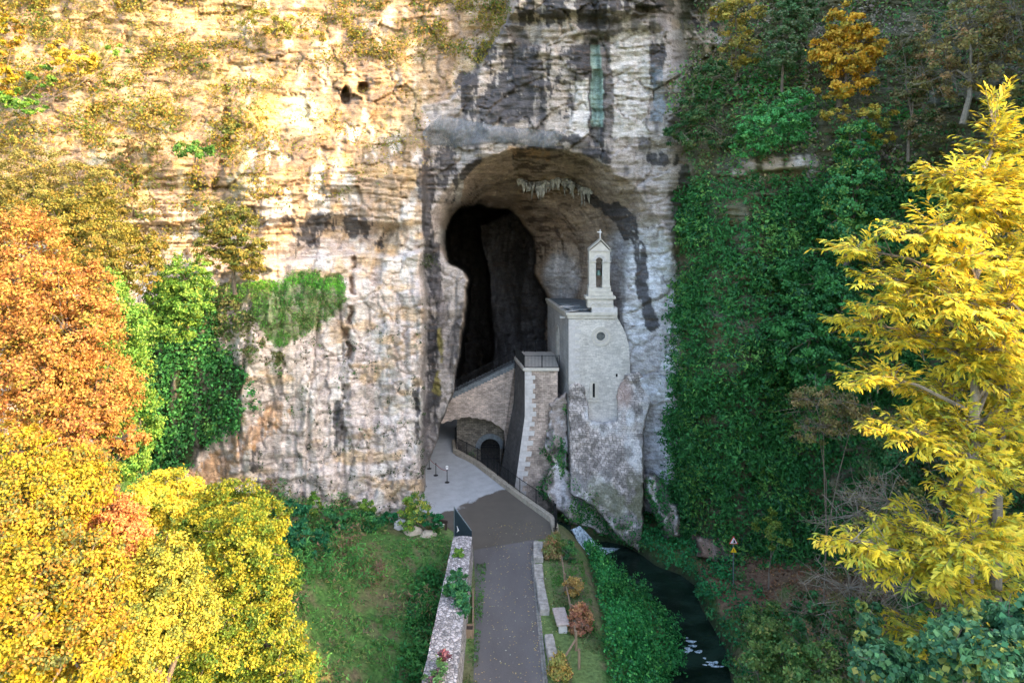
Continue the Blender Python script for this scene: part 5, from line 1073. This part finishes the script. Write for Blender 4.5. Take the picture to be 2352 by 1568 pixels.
LG = [(0.126, 0.285, 0.048, 3), (0.198, 0.342, 0.056, 3), (0.081, 0.190, 0.040, 2), (0.360, 0.399, 0.064, 1)]
TG = 'autumn trees on the left'
bush('autumn_tree', 'tall rust orange tree at the left edge of the picture', 'tree', [(40, 620, 28, 110, 140), (150, 760, 28, 120, 120), (60, 860, 27, 130, 110), (215, 900, 28, 95, 95), (150, 1000, 27, 110, 90), (280, 1010, 28, 55, 40), (200, 660, 29, 60, 60)], 80500, 0.126, ORA, TG, trunk=.3)
bush('autumn_tree', 'rust brown branch crown between the two yellow trees on the left', 'tree', [(285, 1230, 25.5, 55, 70), (240, 1170, 26, 60, 45), (310, 1290, 25.5, 30, 35)], 15750, 0.111, [(.62, .27, .09, 4), (.50, .22, .08, 3), (.66, .40, .12, 1)], TG, trunk=.15)
bush('autumn_tree', 'big bright yellow tree filling the lower left corner', 'tree', [(50, 1180, 22, 130, 130), (150, 1110, 23, 110, 80), (60, 1400, 20, 150, 150), (190, 1330, 21, 90, 120), (160, 1500, 20, 110, 100), (30, 1040, 23, 90, 70), (240, 1460, 21, 60, 80), (-40, 1300, 21, 100, 200)], 108500, 0.111, YEL, TG, trunk=.35)
bush('autumn_tree', 'lemon yellow maple right of the lower left corner tree', 'tree', [(375, 1310, 25, 75, 80), (340, 1420, 24, 90, 90), (300, 1510, 23, 90, 80), (430, 1400, 25, 70, 80)], 45500, 0.111, [(.45, .38, .05, 4), (.34, .34, .05, 2), (.16, .20, .05, 2)], TG, trunk=.22)
bush('autumn_tree', 'yellow green tree at the lower edge beside the grassy slope', 'tree', [(560, 1250, 29, 90, 80), (620, 1330, 29, 70, 70), (540, 1400, 28, 100, 90), (610, 1480, 27, 85, 90), (480, 1510, 26, 100, 80), (660, 1540, 26, 60, 60)], 63000, 0.111, YG, TG, trunk=.25)
bush('autumn_tree', 'olive yellow tree in front of the foot of the cliff', 'tree', [(530, 1170, 33, 85, 60), (600, 1200, 33, 60, 55), (470, 1230, 32, 70, 60)], 29750, 0.118, YG, TG, trunk=.2)
bush('autumn_tree', 'small yellow tree below the dark ivy curtain', 'tree', [(385, 1130, 34, 75, 48), (420, 1180, 33, 60, 50), (330, 1170, 33, 50, 50)], 21000, 0.126, [(.72, .58, .06, 3), (.50, .48, .07, 2), (.2, .3, .05, 1)], TG, trunk=.16)
bush('autumn_tree', 'green tree with yellowing tips between the orange tree and the ivy', 'tree', [(270, 770, 37, 70, 100), (290, 880, 37, 60, 70), (230, 680, 38, 60, 60), (320, 960, 37, 50, 70), (290, 1040, 36, 60, 60)], 35000, 0.141, LG, TG, trunk=.2)
bush('autumn_tree', 'light green rounded tree above the ivy curtain', 'tree', [(425, 640, 43.5, 60, 55), (430, 690, 43.5, 62, 45), (380, 680, 43.5, 40, 40), (400, 740, 44, 60, 45)], 21000, 0.163, LG, TG, base=tuple(W(430, 760, 48)), trunk=.14)
bush('autumn_tree', 'olive brown tree growing on the cliff ledge', 'tree', [(525, 510, 47.5, 62, 45), (560, 570, 47.5, 50, 50), (490, 570, 47.5, 45, 45), (580, 620, 47.5, 25, 25)], 14875, 0.163, OLV, TG, base=tuple(W(540, 660, 48.5)), trunk=.16)
bush('autumn_tree', 'loose yellow olive tree in front of the left cliff', 'tree', [(220, 560, 41, 110, 60), (130, 500, 41, 100, 60), (300, 620, 41, 70, 50), (210, 470, 42, 60, 50), (340, 570, 42, 40, 40)], 28000, 0.148, [(.24, .20, .035, 3), (.17, .17, .035, 3), (.30, .21, .04, 2), (.08, .11, .03, 1)], TG, trunk=.18)
bush('autumn_tree', 'sparse pale yellow tree high at the left edge', 'tree', [(70, 390, 45, 100, 55), (180, 420, 45, 90, 40), (60, 460, 44, 80, 50), (260, 460, 45, 50, 30)], 14875, 0.148, [(.26, .21, .05, 3), (.19, .18, .05, 3), (.32, .23, .06, 1)], TG, trunk=.14, bare=1)
for (lb, bl_, n_, cl_) in (('golden shrub on the upper left cliff', [(170, 140, 50.5, 45, 32), (130, 120, 50.5, 25, 25)], 3000, [(.62, .45, .06, 3), (.4, .36, .07, 2)]),
                           ('yellow shrub at the left edge high on the cliff', [(8, 170, 50, 28, 60), (20, 70, 50, 30, 35)], 3600, YEL), ('green leafy shrub on the far left ledge', [(45, 225, 50, 50, 22), (100, 175, 50.5, 30, 22)], 2200, LG),
                           ('green shrub on the ledge above the pale band of rock', [(440, 345, 49.5, 55, 18)], 1800, [(.10, .24, .05, 3), (.2, .28, .07, 1)]), ('dark green plant under the golden shrub', [(270, 115, 51.5, 28, 12), (70, 250, 50, 35, 14)], 1000, LG),
                           ('dry brown shrub on the cliff ledge left of the green one', [(310, 335, 49.6, 70, 22)], 1800, [(.30, .22, .10, 3), (.24, .26, .08, 2)]), ('olive shrub beside the rock chimney', [(525, 290, 51, 22, 16)], 700, OLV),
                           ('leafy patch on the brow of the sunlit cliff', [(620, 50, 56, 70, 24), (700, 85, 55.5, 45, 18)], 2200, [(.30, .30, .06, 3), (.40, .32, .08, 2)])):
    c_ = W(*bl_[0][:3]); bush('shrub', lb, 'shrub', bl_, n_, .2, cl_, 'shrubs on the sunlit cliff', base=(c_.x, c_.y + .5, c_.z - .4), twigs=4)
sap = thing('sapling', 'thin bare sapling on the grassy cliff ledge', 'sapling', W(668, 668, 51.4)); bm = bmesh.new(); p = W(668, 668, 51.4)
tube(bm, [p, p + Vector((.1, 0, 1.2)), p + Vector((.35, .1, 2.6)), p + Vector((.38, 0, 5.2))], [.09, .06, .035, .012], 6)
for k in range(6): q = p + Vector((.3, 0, 2 + k * .45)); tube(bm, [q, q + Vector((random.uniform(-.5, .5), random.uniform(-.3, .3), .4))], [.015, .005], 3)
ob('stem', bm, M['bark_pale'], sap)
for (lb, bl_, n_, cl_, sz) in (('dark green bush at the left end of the cliff foot', [(665, 1190, 44, 45, 38), (700, 1250, 42, 50, 45), (650, 1260, 41, 40, 50)], 9000, [(.025, .14, .06, 3), (.04, .19, .08, 2)], .2), ('green shrubs growing along the middle of the cliff foot', [(770, 1200, 46, 45, 30), (830, 1205, 46.5, 45, 26), (740, 1240, 44, 40, 30)], 7000, GREEN, .18),
                           ('tall pale green weed at the cliff foot', [(722, 1165, 47, 14, 32), (835, 1165, 47.5, 26, 18)], 1800, LG, .17), ('bright leafy bush with yellowing leaves beside the plaza', [(952, 1165, 47.2, 34, 28), (940, 1195, 47, 24, 20), (985, 1158, 47.5, 16, 8)], 4200, [(.2, .36, .06, 3), (.42, .44, .08, 2), (.09, .22, .06, 2)], .15),
                           ('low dark green bush between the rocks and the plaza', [(990, 1196, 46.6, 30, 14), (900, 1190, 48, 26, 12)], 2200, [(.03, .2, .07, 3), (.03, .14, .05, 2)], .15)):
    bush('bush', lb, 'bush', bl_, n_, sz, cl_, 'bushes along the cliff foot', twigs=5)
# creeper and plants near the road
for (lb, bl_, n_, cl_) in (('green creeper sprawling over the middle of the parapet wall', [(c3(370, 720)[0], c3(0, 720)[1], 35.9, 26, 28), (c3(400, 810)[0], c3(0, 810)[1], 34.5, 18, 28), (c3(380, 620)[0], c3(0, 620)[1], 37.5, 18, 14)], 6500, [(.06, .22, .09, 3), (.09, .26, .08, 2), (.04, .15, .07, 1)]),
                           ('thin creeper on the far part of the parapet wall', [(c3(380, 470)[0], c3(0, 480)[1], 40, 16, 8)], 900, LG), ('purple and green creeper at the near end of the parapet wall', [(c3(290, 1220)[0], c3(0, 1220)[1], 29.7, 12, 44), (c3(230, 1310)[0], c3(0, 1310)[1], 28.9, 36, 14)], 2200, [(.20, .09, .12, 2), (.12, .24, .08, 2)])):
    bush('creeper', lb, 'creeper', bl_, n_, .13, cl_, 'creepers on the parapet wall', twigs=3)
for (lb, a, b_, rx, ry, n_, cl_) in (('tawny brown weeds behind the farthest stone slab', 1000, 450, 22, 36, 3200, [(.36, .26, .12, 3), (.20, .24, .07, 2), (.42, .2, .1, 1)]), ('orange leaved shrub beside the fence rail', 1130, 700, 22, 20, 1800, [(.56, .36, .11, 3), (.40, .30, .10, 2)]),
                                   ('reddish brown shrub along the wooden fence', 1180, 930, 22, 40, 4200, [(.42, .20, .12, 3), (.50, .27, .12, 2), (.25, .2, .08, 1)]), ('yellow brown shrub at the near end of the fence', 1040, 1230, 26, 30, 3000, [(.55, .38, .10, 3), (.30, .30, .08, 2), (.48, .24, .1, 1)]),
                                   ('small green shrub behind the railing end post', 1110, 480, 16, 24, 1400, [(.10, .26, .07, 3), (.05, .16, .06, 2)])):
    g_ = G(*c3(a, b_), .5); bush('shrub', lb, 'shrub', [(c3(a, 0)[0], c3(0, b_)[1], g_.y, rx, ry)], n_, .12, cl_, 'shrubs between the slabs and the river', base=(g_.x, g_.y, 0), twigs=8, bare=1)
# ------------------------------------------------------------------ RIGHT SIDE
RG = 'trees on the right hillside'
def hb(x_, y_, D_): c_ = W(x_, y_, D_); return (c_.x, c_.y + 1.2, c_.z)
bush('autumn_tree', 'small golden orange tree standing out on the green hillside top right', 'tree', [(1945, 55, 49, 40, 50), (1940, 125, 49, 75, 50), (1985, 100, 49, 45, 45), (1940, 190, 49, 65, 38), (1900, 110, 49, 40, 30)], 12000, .25, [(.74, .44, .05, 4), (.60, .40, .06, 3), (.40, .34, .06, 2)], RG, base=hb(1945, 225, 48.8), trunk=.22)
bush('autumn_tree', 'thin yellow tree at the top edge between the rock and the golden tree', 'tree', [(1690, 40, 53, 60, 50), (1705, 110, 53, 45, 40), (1680, 150, 53, 35, 25)], 5200, .22, [(.46, .36, .07, 3), (.30, .28, .07, 3), (.55, .36, .08, 1)], RG, base=hb(1700, 165, 52.8), trunk=.12, bare=1)
bush('autumn_tree', 'wide sparse brown tree in the top right corner', 'tree', [(2220, 70, 43, 110, 70), (2290, 150, 43, 90, 70), (2180, 170, 44, 80, 60), (2330, 40, 42, 60, 70)], 9500, .2, [(.34, .27, .10, 3), (.26, .24, .09, 3), (.40, .26, .12, 2)], RG, base=hb(2240, 260, 42), trunk=.2, bare=1, bark='bark_pale', twigs=26)
bush('evergreen_tree', 'rounded green tree at the top edge left of the golden tree', 'tree', [(1810, 50, 51, 55, 55), (1790, 120, 51, 50, 45), (1850, 20, 51, 40, 40)], 9000, .2, [(.10, .20, .08, 3), (.18, .24, .12, 2), (.06, .15, .05, 2)], RG, base=hb(1810, 190, 50.5), trunk=.12, bare=1)
bush('autumn_tree', 'brown green scrubby tree between the golden tree and the top right corner', 'tree', [(2110, 210, 46, 55, 50), (2080, 130, 46.5, 45, 50), (2140, 290, 45, 60, 40)], 7500, .19, [(.16, .17, .07, 3), (.24, .18, .09, 2), (.08, .15, .05, 2)], RG, base=hb(2110, 350, 45), trunk=.12, bare=1)
bush('evergreen_tree', 'dark green bush overhanging the rock edge right of the green stain', 'tree', [(1600, 250, 52, 50, 40), (1570, 310, 52.3, 40, 35), (1640, 180, 52, 45, 40), (1660, 310, 51.5, 50, 30)], 9500, .19, [(.05, .14, .05, 3), (.10, .17, .06, 2), (.16, .15, .08, 1)], RG, base=hb(1620, 320, 52), trunk=.1, bare=1)
bush('evergreen_tree', 'mid green bush with pale ferny leaves above the grey rock outcrop', 'tree', [(1770, 290, 48.5, 75, 45), (1720, 330, 48.5, 45, 30), (1830, 240, 49, 45, 35)], 9500, .2, [(.10, .38, .11, 3), (.08, .27, .08, 2), (.18, .42, .1, 1)], RG, base=hb(1770, 345, 48.5), trunk=.1)
bush('autumn_tree', 'yellow leaved branch cluster below the golden tree', 'tree', [(2010, 270, 48, 45, 28), (1930, 262, 48.5, 40, 16), (2020, 320, 47.5, 34, 24)], 3200, .2, [(.56, .42, .07, 3), (.3, .32, .07, 2)], RG, base=hb(2000, 330, 47.5), trunk=.1, bare=1)
bush('evergreen_tree', 'green creeper covered tree rising below the golden tree', 'tree', [(1975, 340, 46.5, 55, 60), (1960, 440, 46, 70, 70), (1990, 540, 45, 70, 60), (1930, 500, 46, 50, 50)], 15000, .22, [(.09, .30, .09, 3), (.19, .36, .08, 2), (.05, .20, .07, 3), (.34, .38, .09, 1)], RG, trunk=.25, base=hb(1960, 700, 45))
bush('evergreen_tree', 'dark green tree bulging out of the ivy wall', 'tree', [(1880, 650, 44, 80, 80), (1860, 780, 43.5, 85, 80), (1930, 720, 43, 70, 80), (1900, 860, 43, 70, 60)], 20000, .23, IVY, RG, trunk=.2, base=hb(1890, 900, 46))
bush('autumn_tree', 'slender olive tree with few leaves left of the big yellow tree', 'tree', [(1890, 920, 36, 75, 28), (1960, 960, 36, 70, 40), (1880, 990, 36, 50, 25)], 6000, .15, [(.28, .22, .09, 3), (.20, .2, .07, 3), (.34, .3, .08, 1)], RG, trunk=.06, bare=1, twigs=16)
bush('bare_tree', 'bare grey branches below the big yellow tree', 'tree', [(1970, 1180, 33, 90, 40), (2040, 1150, 32, 90, 50), (1950, 1350, 32, 90, 60), (2080, 1350, 30, 90, 70)], 2600, .15, [(.28, .3, .08, 2), (.2, .16, .08, 2)], RG, trunk=.14, bare=1, bark='bark_pale', twigs=34)
bush('bush', 'dull green bush on the right bank at the lower edge', 'bush', [(1760, 1430, 36, 50, 40), (1800, 1500, 34, 70, 60), (1740, 1545, 33, 50, 40), (1880, 1540, 30, 70, 60)], 15000, .17, [(.20, .30, .08, 3), (.12, .25, .07, 3), (.34, .36, .10, 1)], RG, twigs=14)
bush('bush', 'dark tangled bush behind the bare branches', 'bush', [(1890, 1420, 33, 80, 70), (1980, 1470, 30, 80, 80), (2120, 1380, 31, 120, 70), (2250, 1250, 33, 120, 120), (2270, 1050, 36, 120, 130), (2100, 1060, 40, 120, 110)], 26000, .2, [(.08, .14, .05, 3), (.055, .18, .06, 3), (.16, .13, .07, 2)], RG, twigs=16, bare=1)
bush('bush', 'small yellow green bush at the foot of the ivy wall', 'bush', [(1765, 1205, 45, 30, 35), (1790, 1240, 44.5, 24, 24)], 1600, .17, [(.2, .28, .05, 3), (.1, .2, .05, 2)], RG)
bush('evergreen_tree', 'blue green sycamore in the lower right corner', 'tree', [(2240, 1470, 20, 90, 50), (2340, 1440, 20, 70, 70), (2180, 1500, 19, 80, 50), (2000, 1420, 23, 35, 35), (2300, 1530, 18, 90, 60), (2030, 1530, 21, 80, 40), (1985, 1500, 22, 35, 40)], 15000, .2, [(.09, .24, .11, 3), (.14, .30, .13, 2), (.06, .17, .08, 2), (.30, .34, .08, 2)], RG, trunk=.2, aspect=.85)
# large yellow tree: long drooping leaflets on layered sprays
def leafmesh(i):
    r_ = random.Random(i); V_ = []; F_ = []
    for k in range(3):                                             # a small fan of long drooping leaflets
        ang = (-.42, 0, .4)[k] + r_.uniform(-.2, .2); ln = r_.uniform(.14, .22); ca_, sa_ = math.cos(ang), math.sin(ang); wd = ln * r_.uniform(.13, .18); dz = -r_.uniform(.02, .1); n0 = len(V_); ox = k * .07; oz = r_.uniform(-.03, .03)
        V_ += [(ox, 0, oz), (ox + ca_ * ln * .5 - sa_ * wd, sa_ * ln * .5 + ca_ * wd, oz + dz * .25), (ox + ca_ * ln, sa_ * ln, oz + dz), (ox + ca_ * ln * .5 + sa_ * wd, sa_ * ln * .5 - ca_ * wd, oz + dz * .4)]; F_.append((n0, n0 + 1, n0 + 2, n0 + 3))
    return np.array(V_), np.array(F_)
LM = [leafmesh(i) for i in range(6)]
LMo = []
for i, (v_, f_) in enumerate(LM):
    me = bpy.data.meshes.new('leaf'); me.from_pydata(v_.tolist(), [], f_.tolist()); ca = me.color_attributes.new('col', 'FLOAT_COLOR', 'POINT')
    base_ = [(.74, .58, .04), (.66, .55, .05), (.80, .68, .09), (.54, .52, .06), (.66, .46, .05), (.34, .40, .06)][i]
    ca.data.foreach_set('color', np.tile([*base_, 1.], len(v_)).astype(np.float32)); me.materials.append(M['leaf']); LMo.append(me)
BT = [(2300, 330, 90, 110), (2240, 450, 100, 80), (2160, 400, 70, 40), (2130, 520, 110, 50), (1960, 570, 90, 26), (2290, 560, 110, 80), (2060, 640, 140, 40), (2200, 690, 140, 60), (1960, 735, 90, 22), (2080, 770, 130, 40),
      (2290, 800, 110, 70), (2000, 860, 100, 28), (2150, 890, 130, 45), (2260, 960, 120, 60), (2080, 990, 110, 40), (2320, 1080, 70, 60), (1950, 1240, 100, 26), (2080, 1210, 130, 45), (2230, 1240, 140, 60), (2060, 1290, 130, 35), (2280, 1330, 100, 40), (2120, 1460, 110, 50), (2190, 1120, 60, 30), (2210, 590, 110, 50), (2180, 800, 90, 60), (2230, 1050, 90, 50), (2140, 960, 90, 40), (2330, 700, 60, 120), (2330, 950, 60, 100), (2160, 1290, 100, 50), (2330, 480, 60, 80), (2050, 700, 90, 30), (2300, 1200, 90, 60), (2290, 880, 60, 80), (2280, 1040, 80, 90), (2210, 1010, 70, 40), (2190, 1340, 80, 50), (2340, 620, 60, 90), (2340, 820, 60, 90), (2320, 420, 70, 80)]
tb = Vector((15.8, 23.6, 0)); tb.z = float(hground(tb.x, tb.y))
yt = thing('autumn_tree', 'large golden yellow tree with feathery leaves filling the right side', 'tree', tb, RG)
bm = bmesh.new(); trunkp = [tb + Vector((0, 0, -.6)), tb + Vector((.1, 0, 5)), tb + Vector((-.1, .2, 10)), tb + Vector((.2, 0, 15)), tb + Vector((.4, .3, 21)), tb + Vector((.5, .2, 26))]
tube(bm, trunkp, [.34, .28, .22, .17, .11, .04], 10); tube(bm, [tb + Vector((1.2, .5, -.5)), tb + Vector((1.1, .3, 8)), tb + Vector((1.3, .4, 16)), tb + Vector((2, .2, 23))], [.25, .2, .14, .05], 8); ob('trunk', bm, M['bark_pale'], yt)
bm = bmesh.new(); LP = []; 
def trunk_at(z_): 
    for a, b_ in zip(trunkp, trunkp[1:]):
        if a.z <= z_ <= b_.z: return a.lerp(b_, (z_ - a.z) / (b_.z - a.z))
    return trunkp[-1]
for (x_, y_, rx, ry) in BT:
    D_ = 23.5 + random.uniform(-1.5, 1.8); c_ = W(x_, y_, D_); r_ = Vector((rx / FP * D_, 1.5, ry / FP * D_)); org = trunk_at(min(c_.z - .8 - abs(c_.x - tb.x) * .15, 24))
    m_ = org.lerp(c_, .55) + Vector((0, 0, .25)); tube(bm, [org, m_, c_], [.09, .055, .03], 6)
    out = (c_ - org); out.z *= .4; out = out.normalized() if out.length > .3 else Vector((-1, 0, 0))
    r_.z *= 1.35; ns_ = int(10 + 25 * r_.x * r_.z / 1.2)
    for k in range(ns_):
        dd = Vector(rng.normal(size=3)).normalized(); q = random.random() ** .45; e_ = c_ + Vector((dd.x * r_.x, dd.y * r_.y, dd.z * r_.z)) * q
        sdv = (out * .6 + Vector((dd.x, dd.y, dd.z * .7)) * .95 + Vector((0, 0, .05))).normalized(); L = random.uniform(.7, 1.3); s0 = e_ - sdv * L
        b0_ = m_.lerp(c_, random.uniform(.2, 1)); tube(bm, [b0_, b0_.lerp(s0, .5) + Vector((0, 0, .08)), s0, e_], [.022, .016, .011, .004], 3)
        nl = int(random.uniform(8, 15))
        for j in range(nl):
            p = s0 + sdv * L * (j + 1) / nl; sd_ = Vector((-sdv.y, sdv.x, 0)) * (1 if j % 2 else -1); dv = (sdv * .7 + sd_ * .75 + Vector((0, 0, random.uniform(-.45, .15)))).normalized(); LP.append((p, dv))
ob('branches', bm, M['bark_pale'], yt)
LPd = sorted(LP, key=lambda q: q[0].y)
def basis(dv):
    up = Vector((random.uniform(-.5, .5), random.uniform(-.9, .1), 1)).normalized(); yv = up.cross(dv).normalized(); zv = dv.cross(yv); return Matrix((dv, yv, zv)).transposed()
for (p, dv) in LPd[:300]:
    o = bpy.data.objects.new('leaf', random.choice(LMo)); C.objects.link(o); o.parent = yt; s = random.uniform(1.1, 1.6); o.matrix_local = Matrix.Translation(p - tb) @ basis(dv).to_4x4() @ Matrix.Scale(s, 4)
Vs, Fs, Cs = [], [], []; nv_ = 0; cb_ = np.array([(.74, .58, .04), (.66, .55, .05), (.80, .68, .09), (.54, .52, .06), (.66, .46, .05), (.34, .40, .06)])
for (p, dv) in LPd[300:]:
    k = random.randrange(6); v_, f_ = LM[k]; B = np.array(basis(dv)); Vs.append(v_ * random.uniform(1.1, 1.6) @ B.T + np.array(p)); Fs.append(f_ + nv_); nv_ += len(v_)
    low = .8 if p.z < 9 and random.random() < .5 else 0; Cs.append(np.tile((cb_[k] * (1 - low) + np.array([.36, .42, .07]) * low) * random.uniform(.85, 1.1), (len(v_), 1)))
o = mesh_np('crown', np.concatenate(Vs), np.concatenate(Fs), M['leaf'], yt, np.concatenate(Cs)); o['kind'] = 'stuff'
for o_ in sorted((o for o in C.objects if o.type == 'MESH'), key=lambda o: -len(o.data.polygons))[:22]: print('TOP', o_.name, o_.parent.name if o_.parent else '', len(o_.data.polygons) * 2 // 1000)
print('TRIS', sum(sum(2 if len(m_.polygons) and m_.loops and len(m_.loops) > 3.5 * len(m_.polygons) else 1 for _ in (0,)) * len(m_.polygons) for m_ in bpy.data.meshes) // 1000, 'k', len(LP))
